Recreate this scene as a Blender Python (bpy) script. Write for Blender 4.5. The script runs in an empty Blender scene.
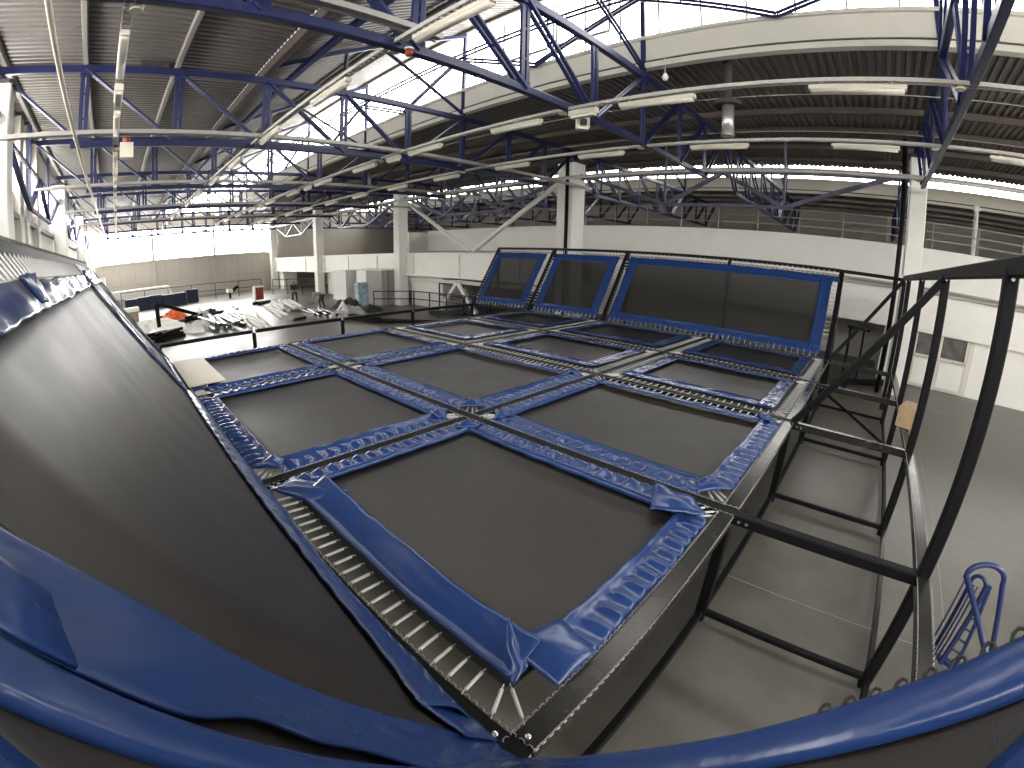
import bpy, bmesh, math, random
from mathutils import Vector, Matrix, noise
random.seed(7)
SC = bpy.context.scene
COL = SC.collection
S = 1.75                      # metres per layout unit
HD = 0.7475                   # deck height above the floor (layout units)
U = [0.0, 1.616, 3.355, 5.006, 6.715]      # deck beam lines
V = [0.0, 1.927, 3.978, 5.811, 7.566]
H = 1.334                     # rise of the sloped panels
SL = 0.88                     # run of the end slopes
FL = -HD                      # floor level in layout units
Z = Vector((0, 0, 1))
ORG = {}

def W(p):
    return Vector((p[0]*S, p[1]*S, (p[2]+HD)*S))

# ------------------------------------------------------------------ materials
def mat(name, color, rough=.5, metal=0., spec=.5, noise_amt=0., noise_scale=4., bump=0., bump_scale=40., alpha=1., rough_var=0., emit=None, strength=0., sheen=0., coords='Object', stretch=None, coat=0.):
    m = bpy.data.materials.new(name); m.use_nodes = True
    nt = m.node_tree; b = nt.nodes['Principled BSDF']
    b.inputs['Base Color'].default_value = (*color, 1); b.inputs['Roughness'].default_value = rough
    b.inputs['Metallic'].default_value = metal; b.inputs['Specular IOR Level'].default_value = spec
    b.inputs['Alpha'].default_value = alpha
    if sheen:
        b.inputs['Sheen Weight'].default_value = sheen; b.inputs['Sheen Roughness'].default_value = .4
    if coat: b.inputs['Coat Weight'].default_value = coat; b.inputs['Coat Roughness'].default_value = .12
    if emit:
        b.inputs['Emission Color'].default_value = (*emit, 1); b.inputs['Emission Strength'].default_value = strength
    if noise_amt or bump or rough_var:
        tc = nt.nodes.new('ShaderNodeTexCoord'); src = tc.outputs[coords]
        if stretch:
            mp = nt.nodes.new('ShaderNodeMapping'); mp.inputs['Scale'].default_value = stretch
            nt.links.new(src, mp.inputs['Vector']); src = mp.outputs['Vector']
    if noise_amt or rough_var:
        n = nt.nodes.new('ShaderNodeTexNoise'); n.inputs['Scale'].default_value = noise_scale
        n.inputs['Detail'].default_value = 6; n.inputs['Roughness'].default_value = .6
        nt.links.new(src, n.inputs['Vector'])
    if noise_amt:
        r = nt.nodes.new('ShaderNodeValToRGB')
        r.color_ramp.elements[0].position = .22; r.color_ramp.elements[1].position = .78
        r.color_ramp.elements[0].color = (*[c*(1-noise_amt) for c in color], 1)
        r.color_ramp.elements[1].color = (*[min(1, c*(1+noise_amt)) for c in color], 1)
        nt.links.new(n.outputs['Fac'], r.inputs['Fac']); nt.links.new(r.outputs['Color'], b.inputs['Base Color'])
    if rough_var:
        mr = nt.nodes.new('ShaderNodeMapRange'); mr.inputs['From Min'].default_value = .3; mr.inputs['From Max'].default_value = .7
        mr.inputs['To Min'].default_value = max(.02, rough-rough_var); mr.inputs['To Max'].default_value = min(1, rough+rough_var)
        nt.links.new(n.outputs['Fac'], mr.inputs['Value']); nt.links.new(mr.outputs['Result'], b.inputs['Roughness'])
    if bump:
        n2 = nt.nodes.new('ShaderNodeTexNoise'); n2.inputs['Scale'].default_value = bump_scale; n2.inputs['Detail'].default_value = 3
        nt.links.new(src, n2.inputs['Vector'])
        bp = nt.nodes.new('ShaderNodeBump'); bp.inputs['Strength'].default_value = bump; bp.inputs['Distance'].default_value = .02
        nt.links.new(n2.outputs['Fac'], bp.inputs['Height']); nt.links.new(bp.outputs['Normal'], b.inputs['Normal'])
    return m

M = dict(
    black=mat('black_painted_steel', (.008, .0076, .0085), .55, 0, .12, .25, 9, .08, 60),
    highlit=mat('highlit_black_steel', (.05, .048, .045), .24, .6, .5, .25, 2, rough_var=.05),  # black steel lightened and polished to put highlights on some beams
    vinyl=mat('blue_vinyl', (.017, .047, .165), .24, 0, .55, .12, 3, .35, 7, coat=.08),
    mesh=mat('black_jumping_mat', (.0185, .0150, .0118), .46, 0, .55, .3, 1.6, .1, 180, rough_var=.05),
    meshthin=mat('thin_black_mat', (.034, .032, .029), .55, 0, .3, .15, 3, alpha=.74),
    web=mat('black_webbing', (.012, .012, .012), .7),
    spring=mat('zinc_spring_steel', (.62, .62, .60), .3, .55, .5, .1, 30),
    hook=mat('dull_steel_hooks', (.30, .29, .28), .4, .6),
    bolt=mat('bright_bolt_steel', (.75, .74, .70), .25, .9),
    floor=mat('grey_concrete', (.118, .110, .093), .38, 0, .45, .3, 1.3, .03, 25, rough_var=.05),
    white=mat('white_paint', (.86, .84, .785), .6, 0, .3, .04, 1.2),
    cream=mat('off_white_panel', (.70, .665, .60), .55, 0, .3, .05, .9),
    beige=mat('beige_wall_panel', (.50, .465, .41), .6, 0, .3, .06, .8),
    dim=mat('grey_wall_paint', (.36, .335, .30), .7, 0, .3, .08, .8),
    roof=mat('grey_corrugated_sheet', (.125, .112, .098), .45, .15, .5, .12, 1.0),
    purlin=mat('grey_purlin_paint', (.24, .22, .20), .55, 0, .3, .1, 4),
    brownbeam=mat('brown_primer_steel', (.085, .065, .055), .6, 0, .3, .15, 5),
    gutter=mat('pale_gutter_sheet', (.62, .60, .53), .5, 0, .35, .05, 2),
    groove=mat('dark_gutter_joint', (.05, .05, .048), .7),
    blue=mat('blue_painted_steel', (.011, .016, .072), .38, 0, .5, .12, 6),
    bluelit=mat('blue_steel_lit', (.05, .085, .30), .4, 0, .5, .1, 6),  # the blue steel again, with skylight brightness put into its colour
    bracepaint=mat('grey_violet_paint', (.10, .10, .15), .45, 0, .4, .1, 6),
    mullion=mat('grey_mullion', (.35, .35, .33), .5),
    pane=mat('daylight_glazing', (.9, .9, .9), .25, 0, .5, emit=(1., .985, .955), strength=8.0),
    paneside=mat('side_daylight_glazing', (.9, .9, .9), .25, 0, .5, emit=(1., .985, .955), strength=17.0),
    paneend=mat('end_daylight_glazing', (.9, .9, .9), .25, 0, .5, emit=(1., .985, .955), strength=15.5),
    lamp=mat('cream_lamp_housing', (.72, .68, .57), .4, 0, .4, .04, 5),
    railpaint=mat('pale_rail_paint', (.52, .50, .46), .45, 0, .4, .05, 8),
    tray=mat('galvanised_tray', (.34, .33, .31), .4, .35, .5, .1, 10),
    galv=mat('galvanised_duct', (.55, .54, .51), .3, .7, .5, .1, 8),
    red=mat('red_paint', (.30, .04, .025), .5, 0, .4, .2, 6),
    orange=mat('orange_sheet', (.75, .12, .03), .55, 0, .4, .2, 8),
    ply=mat('pale_plywood', (.74, .68, .56), .6, 0, .3, .08, 5, stretch=(1, 6, 1)),
    wood=mat('raw_wood', (.42, .30, .18), .7, 0, .3, .2, 8, stretch=(6, 1, 1)),
    card=mat('brown_cardboard', (.32, .24, .17), .8, 0, .2, .1, 8),
    film=mat('clear_plastic_film', (.75, .73, .68), .25, 0, .5, .15, 10, .6, 14, alpha=.55),
    foam=mat('white_foam', (.85, .83, .78), .7, 0, .3, .05, 8),
    packblue=mat('pale_blue_wrap', (.36, .48, .55), .45, 0, .4, .65, 3.2),
    navy=mat('navy_vinyl_stack', (.010, .013, .045), .45, 0, .4, .3, 5),
    tubegrey=mat('glossy_dark_tube', (.035, .034, .034), .24, 0, .7, .15, 8),
    trolley=mat('blue_gloss_tube', (.022, .038, .125), .3, 0, .5, .1, 12),
    skin=mat('skin', (.50, .32, .23), .5), hair=mat('dark_hair', (.02, .015, .012), .6),
    darkcloth=mat('dark_cloth', (.025, .025, .03), .8), greycloth=mat('grey_cloth', (.30, .30, .31), .8), jeans=mat('navy_cloth', (.03, .035, .06), .8),
    greywin=mat('dim_office_glass', (.12, .115, .11), .15, 0, .5, .5, 3),
    dark=mat('dark_void_paint', (.05, .046, .044), .8), rubber=mat('black_rubber', (.02, .02, .02), .6),
)

# ------------------------------------------------------------------ mesh builder (layout units)
class MB:
    def __init__(s): s.v = []; s.f = []
    def add(s, vs, fs):
        o = len(s.v); s.v += [Vector(p) for p in vs]; s.f += [[i+o for i in f] for f in fs]; return s
    def box(s, a, b):
        x0, y0, z0 = a; x1, y1, z1 = b
        return s.add([(x0,y0,z0),(x1,y0,z0),(x1,y1,z0),(x0,y1,z0),(x0,y0,z1),(x1,y0,z1),(x1,y1,z1),(x0,y1,z1)],
                     [(0,3,2,1),(4,5,6,7),(0,1,5,4),(1,2,6,5),(2,3,7,6),(3,0,4,7)])
    def bar(s, p, q, w, h=None, up=Z, c=.12):
        """box section from p to q, width w, height h, with small chamfers"""
        h = h or w; p = Vector(p); q = Vector(q); d = (q-p).normalized()
        x = d.cross(Vector(up))
        if x.length < 1e-4: x = d.cross(Vector((1, 0, 0)))
        x.normalize(); y = x.cross(d); k = min(w, h)*c
        ring = [(-w/2+k,-h/2),(w/2-k,-h/2),(w/2,-h/2+k),(w/2,h/2-k),(w/2-k,h/2),(-w/2+k,h/2),(-w/2,h/2-k),(-w/2,-h/2+k)]
        vs = [e+x*a+y*b for e in (p, q) for a, b in ring]
        fs = [(i, (i+1) % 8, 8+(i+1) % 8, 8+i) for i in range(8)] + [tuple(range(7, -1, -1)), tuple(range(8, 16))]
        return s.add(vs, fs)
    def tube(s, pts, r, n=8, cap=True):
        pts = [Vector(p) for p in pts]; o = len(s.v); x = None
        for i, p in enumerate(pts):
            d = (pts[min(i+1, len(pts)-1)]-pts[max(i-1, 0)]).normalized()
            if x is None: x = d.orthogonal().normalized()
            x = (x-d*x.dot(d)).normalized(); y = d.cross(x); rr = r[i] if isinstance(r, (list, tuple)) else r
            s.v += [p+(x*math.cos(2*math.pi*j/n)+y*math.sin(2*math.pi*j/n))*rr for j in range(n)]
        for i in range(len(pts)-1):
            for j in range(n): s.f.append([o+i*n+j, o+i*n+(j+1) % n, o+(i+1)*n+(j+1) % n, o+(i+1)*n+j])
        if cap: s.f += [[o+j for j in range(n-1, -1, -1)], [o+(len(pts)-1)*n+j for j in range(n)]]
        return s
    def grid(s, fn, nu, nv):
        o = len(s.v)
        for i in range(nu+1):
            for j in range(nv+1): s.v.append(Vector(fn(i/nu, j/nv)))
        for i in range(nu):
            for j in range(nv):
                a = o+i*(nv+1)+j; s.f.append([a, a+nv+1, a+nv+2, a+1])
        return s
    def disc(s, c, r, n=16, ax=Z, h=.02):
        c = Vector(c); return s.tube([c, c+Vector(ax)*h], r, n)
    def build(s, name, m, parent=None, smooth=False, solid=0., auto=True, sub=0):
        me = bpy.data.meshes.new(name)
        org = ORG.get(parent.name, Vector((0, 0, 0))) if parent else Vector((0, 0, 0))
        me.from_pydata([W(p)-org for p in s.v], [], s.f)
        bm = bmesh.new(); bm.from_mesh(me); bmesh.ops.recalc_face_normals(bm, faces=bm.faces); bm.to_mesh(me); bm.free()
        me.materials.append(M[m] if isinstance(m, str) else m)
        if smooth: me.polygons.foreach_set('use_smooth', [True]*len(me.polygons))
        o = bpy.data.objects.new(name, me); COL.objects.link(o)
        if parent: o.parent = parent
        ORG[o.name] = org
        if solid:
            md = o.modifiers.new('thickness', 'SOLIDIFY'); md.thickness = solid*S; md.offset = -1
        if sub:
            md = o.modifiers.new('sub', 'SUBSURF'); md.levels = sub; md.render_levels = sub
        return o

def tag(o, label, cat, group=None, kind=None):
    if label: o['label'] = label
    if cat: o['category'] = cat
    if group: o['group'] = group
    if kind: o['kind'] = kind
    return o
def thing(name, loc, label, cat, group=None):
    o = bpy.data.objects.new(name, None); COL.objects.link(o); o.location = W(loc); o.empty_display_size = .2
    ORG[o.name] = W(loc); return tag(o, label, cat, group)
def struct(mb, name, m, **k):
    o = mb.build(name, m, **k)
    if not k.get('parent'): o['kind'] = 'structure'
    return o
def instance(src, parent, loc, rot=None, scale=None):
    """shared-mesh copy placed by a world matrix"""
    o = src.copy(); COL.objects.link(o); o.parent = parent
    return o
def copy_tree(o, off, parent=None):
    c = o.copy(); COL.objects.link(c)
    if parent: c.parent = parent
    else: c.location = o.location+Vector(off)*S
    ORG[c.name] = (ORG.get(o.name, Vector())+Vector(off)*S)
    for ch in list(o.children): copy_tree(ch, off, c)
    return c
def nz(x, y=0., z=0.): return noise.noise(Vector((x, y, z)))
ORD = ['first', 'second', 'third', 'fourth', 'fifth', 'sixth', 'seventh', 'eighth', 'ninth', 'tenth', 'eleventh', 'twelfth', 'thirteenth', 'fourteenth', 'fifteenth', 'sixteenth', 'seventeenth', 'eighteenth', 'nineteenth', 'twentieth']

# ------------------------------------------------------------------ camera (a wide action-camera lens)
cd = bpy.data.cameras.new('camera'); cam = bpy.data.objects.new('camera', cd); COL.objects.link(cam); SC.camera = cam
cd.type = 'PANO'; cd.panorama_type = 'FISHEYE_LENS_POLYNOMIAL'
cd.sensor_width = 36; cd.sensor_fit = 'HORIZONTAL'; cd.fisheye_fov = math.pi
cd.fisheye_polynomial_k0 = 0.0
cd.fisheye_polynomial_k1 = -0.06324061205; cd.fisheye_polynomial_k2 = 8.391e-06
cd.fisheye_polynomial_k3 = 1.88949820e-05; cd.fisheye_polynomial_k4 = -3.0787433e-07
cd.clip_start = .02; cd.clip_end = 300
RT = Vector((0.68136, -0.73168, 0.01992)); UP = Vector((0.19486, 0.20756, 0.95862)); FW = Vector((0.70553, 0.64928, -0.28400))
mw = Matrix((RT, UP, -FW)).transposed().to_4x4(); mw.translation = W((-0.49073, -0.42195, 1.18738)); cam.matrix_world = mw

# ------------------------------------------------------------------ the building
UW, UC, VE, VB = -2.25, 9.1, 29.6, -9.0       # left wall, column row, far end wall, near end wall
ZR, ZB, ZT = 4.07, 2.845, 3.84                 # roof sheet, truss bottom chord, truss top chord
PER = 11.1
CV = [-1.2+7.65*k for k in range(-1, 4)]+[29.22]      # column positions
TV = [-5.0, -1.2, 2.62, 6.45, 10.27, 14.1, 17.9, 21.75, 25.6]
fm = struct(MB().box((UW-.3, VB-.3, FL-.1), (22, VE+.3, FL)), 'floor', 'floor')
# floor slab joints
jm = MB()
for k in range(12): jm.box((UW, VB+1.1+3.2*k, FL), (21, VB+1.104+3.2*k, FL+.0012))
for k in range(7): jm.box((-1.+3.1*k, VB, FL), (-.996+3.1*k, VE, FL+.0012))
jm.build('slab_joint', 'dim', fm)['label'] = 'thin dark joint lines'

def corrug(p0, p1, v0, v1, pitch=.125, amp=.03):
    """trapezoid sheet whose ribs run from p0 to p1 (u,z), stacked along v"""
    n = int((v1-v0)/pitch); prof = [(0, 0), (.38, 0), (.5, amp), (.88, amp)]
    mb = MB(); rows = []
    for k in range(n+1):
        for a, h in prof:
            vv = v0+(k+a)*pitch
            if vv > v1+.02: continue
            rows.append((vv, h))
    for vv, h in rows: mb.v += [Vector((p0[0], vv, p0[1]+h)), Vector((p1[0], vv, p1[1]+h))]
    for i in range(len(rows)-1): mb.f.append([2*i, 2*i+1, 2*i+3, 2*i+2])
    return mb
roof_a = struct(corrug((UW, ZR), (1.55, ZR), VB, VE), 'ceiling', 'roof')
UD, UG, ZG = 1.6, 5.42, 5.72                  # monitor: where it leaves the flat roof, its glass plane, glass head
roof_b = struct(corrug((UD, ZR), (UG+.05, ZG+.03), VB, VE), 'ceiling', 'roof')
roof_c = struct(corrug((UG+.1, 4.06), (UD+PER, 4.06), VB, VE), 'ceiling', 'roof')
roof_d = struct(corrug((UD+PER, ZR), (UG+PER, ZG), VB, VE, .2), 'ceiling', 'roof')
roof_e = struct(corrug((UG+PER+.1, 4.06), (21.6, 4.06), VB, VE, .2), 'ceiling', 'roof')
# purlins and edge beams under the roof sheets
for i, u in enumerate([-2.0, -.92, .33]):
    MB().bar((u, VB, ZR-.05), (u, VE, ZR-.05), .07, .1).build('purlin', 'purlin', roof_a)
MB().bar((1.6, VB, ZR-.07), (1.6, VE, ZR-.07), .11, .15).build('purlin', 'brownbeam', roof_a)['label'] = 'brown edge beam'
MB().bar((UG, VB, ZG-.03), (UG, VE, ZG-.03), .09, .09).build('purlin', 'purlin', roof_b)
for u in (3.5,):
    MB().bar((u, VB, ZR+(u-UD)*.432-.05), (u, VE, ZR+(u-UD)*.432-.05), .05, .08).build('purlin', 'purlin', roof_b)
for u in (7.95, 9.1, 10.4, 11.6): MB().bar((u, VB, 4.0), (u, VE, 4.0), .08, .11).build('purlin', 'brownbeam', roof_c)
for u in (17.9, 19.2, 20.4): MB().bar((u, VB, 4.0), (u, VE, 4.0), .08, .11).build('purlin', 'purlin', roof_e)

def gutter(u):
    g = struct(MB().box((u, VB, 4.08), (u+.12, VE, 4.42)).box((u-.05, VB, 4.40), (u+.12, VE, 4.45)), 'trim_1' if u < 9 else 'trim_2', 'gutter')
    MB().box((u+.02, VB, 4.035), (u+.12, VE, 4.08)).build('gutter_joint', 'groove', g)
    MB().box((u-.03, VB, 3.955), (u+.1, VE, 4.035)).build('gutter_lip', 'gutter', g)
gutter(UG); gutter(UG+PER)
def glazing(name, a, b, z0, z1, n, rails=(), m='pane', thick=.02, mw=.03):
    """upright strip of panes from a to b (u,v)"""
    a = Vector((*a, 0)); b = Vector((*b, 0)); d = (b-a).normalized(); nn = Vector((-d.y, d.x, 0))*thick
    mb = MB(); vs = []
    for e in (a-nn, b-nn, b+nn, a+nn): vs += [(e.x, e.y, z0), (e.x, e.y, z1)]
    mb.add(vs, [(0,2,3,1),(2,4,5,3),(4,6,7,5),(6,0,1,7),(1,3,5,7),(0,6,4,2)])
    w = mb.build(name, m); w['kind'] = 'structure'
    mm = MB()
    for k in range(n+1):
        p = a.lerp(b, k/n); mm.bar((p.x, p.y, z0), (p.x, p.y, z1), mw, .075, up=nn)
    for z in rails: mm.bar((a.x, a.y, z), (b.x, b.y, z), .025, .07)
    mm.build('mullion', 'mullion', w)
    return w
glazing('window_1', (UG+.07, VB), (UG+.07, VE), 4.45, ZG, 61)
glazing('window_2', (UG+PER+.07, VB), (UG+PER+.07, VE), 4.45, ZG, 40)
glazing('window_3', (UW, VE), (UC, VE), 1.64, 3.46, 18, (2.4, 3.2), 'paneend', mw=.07)
# opening lights in the monitor glass
ol = MB()
for v in (4.4, 3.2):
    ol.bar((UG+.03, v, 4.72), (UG+.03, v, 5.5), .035, .05); ol.bar((UG+.03, v+1., 4.72), (UG+.03, v+1., 5.5), .035, .05)
    ol.bar((UG+.03, v, 4.72), (UG+.03, v+1., 4.72), .03, .05)
ol.build('window_frame', 'mullion', bpy.data.objects['window_1'])
# end wall below and above the glass
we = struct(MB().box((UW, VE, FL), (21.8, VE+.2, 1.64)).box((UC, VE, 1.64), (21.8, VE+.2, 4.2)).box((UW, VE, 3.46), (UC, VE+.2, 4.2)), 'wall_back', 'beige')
mb = MB()
for k in range(24): mb.box((UW+.9*k, VE-.012, FL), (UW+.9*k+.02, VE, 1.6))
mb.box((UW, VE-.012, .35), (UC, VE, .37)); mb.build('panel_joint', 'dim', we)
mb = MB()
for u in (1.6, 5.3): mb.box((u-.06, VE-.12, FL), (u+.06, VE, 4.0))
mb.build('wall_post', 'beige', we)
MB().box((UW, VE-.1, 1.60), (UC, VE, 1.68)).build('window_ledge', 'cream', we)
# monitor end gable, glazed
g = MB()
def gable(name, u0, u1):
    mb = MB(); a = .02
    vs = []
    for v in (VE-a, VE+a): vs += [(u0, v, 4.2), (u1, v, 4.2), (u1, v, ZG), (u0+.1, v, 4.25)]
    mb.add(vs, [(0,1,2,3),(7,6,5,4),(0,4,5,1),(1,5,6,2),(2,6,7,3),(3,7,4,0)])
    w = mb.build(name, 'pane'); w['kind'] = 'structure'
    mm = MB()
    for k in range(1, 6):
        u = u0+(u1-u0)*k/6; mm.bar((u, VE-.05, 4.2), (u, VE-.05, 4.2+(ZG-4.2)*k/6), .05, .05)
    mm.bar((u0, VE-.05, 4.75), (u1, VE-.05, 4.75), .04, .05)
    mm.build('mullion', 'mullion', w)
gable('window_4', UD, UG); gable('window_5', UD+PER, UG+PER)
# near end wall (behind the camera) with unseen glazing added to brighten the hall
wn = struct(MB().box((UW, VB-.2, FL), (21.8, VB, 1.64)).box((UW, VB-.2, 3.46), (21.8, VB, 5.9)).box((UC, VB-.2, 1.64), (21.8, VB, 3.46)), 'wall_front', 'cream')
glazing('window_added_unseen', (UC, VB-.05), (UW, VB-.05), 1.64, 3.46, 18)
# left wall
wl = struct(MB().box((UW-.2, VB, FL), (UW, VE, 2.75)).box((UW-.2, VB, 3.5), (UW, VE, 4.2)), 'wall_left', 'white')
MB().box((UW-.02, VB, 2.27), (UW+.1, VE, 2.35)).build('window_ledge', 'purlin', wl)
glazing('window_7', (UW-.06, VB), (UW-.06, VE), 2.75, 3.5, 48, (), 'paneside', mw=.06)
mb = MB()
for v in (8.9, 9.5, 10.9, 16.5, 17.3, 24): mb.box((UW, v, FL), (UW+.12, v+.35, 4.0))
mb.build('pilaster', 'cream', wl)
# right side: mezzanine face, upper parapet, lower wall, recess
wr = struct(MB().box((10.5, VB, 1.2), (10.65, 14.4, 2.06)), 'wall_right', 'white')
MB().box((10.08, VB, 1.14), (10.5, 6.5, 1.2)).box((10.40, VB, 1.22), (10.5, 14.4, 1.27)).build('wall_ledge', 'dim', wr)
mz = struct(MB().box((10.15, VB, .38), (10.5, 6.5, 1.2)), 'wall_mezzanine', 'white')
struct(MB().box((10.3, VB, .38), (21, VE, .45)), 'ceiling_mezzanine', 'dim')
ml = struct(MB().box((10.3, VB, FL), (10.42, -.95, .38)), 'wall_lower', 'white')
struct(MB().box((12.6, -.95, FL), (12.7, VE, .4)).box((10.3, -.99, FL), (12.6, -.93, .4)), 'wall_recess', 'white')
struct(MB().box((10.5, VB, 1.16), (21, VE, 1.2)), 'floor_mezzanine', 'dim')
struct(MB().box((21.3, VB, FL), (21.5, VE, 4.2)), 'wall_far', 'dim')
# office windows in the lower wall
def office_window(name, v0, v1):
    w = struct(MB().box((10.26, v0, -.06), (10.31, v1, .36)), name, 'greywin')
    mb = MB()
    for v in (v0, v1): mb.bar((10.26, v, -.1), (10.26, v, .38), .05, .05)
    mb.bar((10.26, v0, -.09), (10.26, v1, -.09), .05, .05)
    mb.build('window_frame', 'cream', w)
office_window('window_6', -2.12, -1.62); office_window('window_8', -2.72, -2.16)
dp = struct(MB().box((10.24, -2.75, FL+.03), (10.3, -1.6, -.13)).box((10.26, -2.86, FL), (10.3, -2.76, .38)), 'trim_3', 'cream')
MB().box((10.225, -2.7, FL+.08), (10.24, -2.2, -.17)).box((10.225, -2.13, FL+.08), (10.24, -1.65, -.17)).build('panel', 'white', dp)

# long white edge girder of the mezzanine beyond the slopes
gd = MB().box((9.12, 6.65, .42), (9.42, VE, 1.14)).box((9.05, 6.65, 1.12), (9.5, VE, 1.2)).box((9.05, 6.65, .36), (9.5, VE, .42)).build('edge_girder', 'white')
tag(gd, 'long white edge girder running past the columns to the far end wall', 'girder', kind='thing')
for k in range(9): MB().box((9.09, 8.2+2.6*k, .42), (9.12, 8.25+2.6*k, 1.12)).build('stiffener', 'cream', gd)
MB().box((9.25, 6.65, .13), (9.45, 14.0, .28)).build('lower_rail', 'cream', gd)
st = struct(MB().box((9.35, 12.0, FL), (10.4, 13.9, .36)).box((9.35, 20.0, FL), (10.2, 21.5, .36)).box((9.3, 28.2, FL), (10.2, 29.3, .36)), 'wall_block', 'white')
struct(MB().box((9.6, 14.4, 1.2), (21, 14.5, 2.0)), 'wall_cross', 'cream')

# columns
def column(u, v, z1, label, w=.40, pipe=None):
    t = thing('column', (u, v, FL), label, 'column'); t['kind'] = 'thing'
    MB().bar((u, v, FL), (u, v, z1), w, w, up=(0, 1, 0), c=.06).build('shaft', 'white', t)
    MB().bar((u, v, z1), (u, v, z1+.05), w*1.15, w*1.15, up=(0, 1, 0)).build('cap_plate', 'dark', t)
    if pipe is not None: MB().tube([(u-w/2-.05, v+pipe, FL), (u-w/2-.05, v+pipe, z1+.3)], .045, 10).build('downpipe', 'black', t, smooth=True)
clabel = ['white square column by the office windows with a black downpipe', 'white column rising behind the tilted trampolines with a black downpipe', 'white column standing past the tilted trampolines at the mezzanine girder',
          'white column third along the mezzanine girder towards the end wall', 'white column at the far end wall corner beside the glazing']
for v, l in zip(CV[1:], clabel): column(UC-.08, v, 3.5, l, {0: .32, 1: .52}.get(CV.index(v)-1, .40), {0: .27, 1: -.10}.get(CV.index(v)-1))
for v, l in zip(CV[2:], ['tall white column on the window side nearest the sloped trampoline', 'white window-side column behind the first one, half hidden by the slope', 'third white window-side column towards the end wall', 'white corner column where the window side meets the end wall']):
    column(UW+.25, v, 3.62, l, .36)

# ------------------------------------------------------------------ roof trusses
NODE = [-2.05, -.9, .35, 1.62, 2.9, 4.15, 5.42, 6.72, 7.93, 9.1]
def pair(mb, p, q, w, gap, axis):
    a = Vector(axis)*gap
    for s in (-1, 1): mb.bar(Vector(p)+a*s, Vector(q)+a*s, w, w*1.6, up=axis)
    n = 3
    for k in range(1, n):
        c = Vector(p).lerp(Vector(q), k/n); mb.bar(c-a, c+a, w*.8, w*.8)
    return mb
def truss(v, off, label, detail=True):
    t = thing('roof_truss', (off+3.5, v, ZB), label, 'truss', 'blue roof trusses'); N = [n+off for n in NODE]; ax = (0, 1, 0)
    MB().bar((N[1]-.15, v, ZB), (N[8]+.15, v, ZB), .075, .085).build('bottom_chord', 'blue', t)
    MB().bar((N[0], v, ZT), (N[9], v, ZT), .085, .1).build('top_chord', 'blue', t)
    for k in range(1, 9):
        pair(MB(), (N[k], v, ZB), (N[k], v, ZT), .034, .036, (1, 0, 0)).build('post', 'blue', t)
        MB().box((N[k]-.075, v-.012, ZT-.11), (N[k]+.075, v+.012, ZT+.02)).build('gusset_plate', 'blue', t); MB().box((N[k]-.075, v-.012, ZB-.02), (N[k]+.075, v+.012, ZB+.10)).build('gusset_plate', 'blue', t)
    for k in range(0, 9):
        if k < 5: p, q = (N[k], v, ZT), (N[k+1], v, ZB)
        else: p, q = (N[k], v, ZB), (N[k+1], v, ZT)
        if k == 4: p, q = (N[4], v, ZT), (N[5], v, ZB)
        pair(MB(), p, q, .030, .034, ax).build('diagonal', 'blue', t)
    # monitor frame above the chord
    MB().bar((N[6], v, ZB), (N[6], v, ZG-.05), .07, .07).build('riser_post', 'blue', t)
    MB().bar((N[3], v, ZR-.02), (N[6], v, ZG-.12), .06, .07).build('monitor_rafter', 'blue', t)
    MB().bar((N[4], v, ZT), (N[4], v, 4.55), .05, .05).build('monitor_post', 'blue', t)
    pair(MB(), (N[6], v, ZT+.1), (N[4]+.55, v, 4.85), .022, .024, ax).build('monitor_brace', 'blue', t)
    return t
tl = ['blue roof truss behind the viewpoint', 'blue roof truss passing overhead to the column by the office windows', 'blue roof truss crossing the trampolines with a perforated tray on its chord',
      'blue roof truss just past the trampolines, second from the viewpoint', 'third blue roof truss beyond the trampolines', 'fourth blue roof truss beyond the trampolines', 'fifth blue roof truss towards the end wall', 'sixth blue roof truss, last but one before the end wall', 'last blue roof truss in front of the glazed end wall']
truss_src = None
for v, l in zip(TV, tl):
    if v < -4: continue
    if truss_src is None: truss_src = truss(v, 0, l); t0v = v
    else:
        c = copy_tree(truss_src, (0, v-t0v, 0)); c['label'] = l
for v, l in zip(TV, tl):
    if v < -4: continue
    c = copy_tree(truss_src, (PER, v-t0v, 0)); c['label'] = l.replace('blue roof truss', 'blue truss over the mezzanine').replace('passing overhead to the', 'in line with the').replace('crossing the trampolines with a perforated tray on its chord', 'in line with the middle of the trampolines')
    c['group'] = 'trusses over the mezzanine'
# long girders along the column rows
def long_girder(u, v0, v1, label, m):
    t = thing('lattice_girder', (u, v0, 2.45), label, 'girder', 'lattice girders'); d = (v1-v0)
    a, b, c = v0+d*.33, v0+d*.67, v0+d*.5
    MB().bar((u, v0, 3.12), (u, v1, 3.12), .06, .06).build('top_chord', m, t)
    MB().bar((u, a, 2.44), (u, b, 2.44), .06, .07).build('bottom_chord', m, t)
    for p, q in (((v0, 3.3), (a, 2.44)), ((a, 2.44), (c, 3.12)), ((c, 3.12), (b, 2.44)), ((b, 2.44), (v1, 3.3))):
        MB().bar((u, p[0], p[1]), (u, q[0], q[1]), .085, .085).build('diagonal', m, t)
    for p in (a, b): MB().bar((u, p, 2.44), (u, p, 3.84), .05, .05).build('post', m, t)
for k in range(1, 5):
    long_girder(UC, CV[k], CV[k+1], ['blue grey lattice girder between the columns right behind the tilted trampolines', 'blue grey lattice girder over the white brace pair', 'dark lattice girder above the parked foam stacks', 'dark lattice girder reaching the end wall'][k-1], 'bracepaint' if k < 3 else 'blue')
    long_girder(UW+.28, CV[k], CV[k+1], ['blue lattice girder along the windows above the sloped trampoline', 'second blue lattice girder along the window side', 'third blue lattice girder along the window side', 'last blue lattice girder along the window side'][k-1], 'blue')
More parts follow.
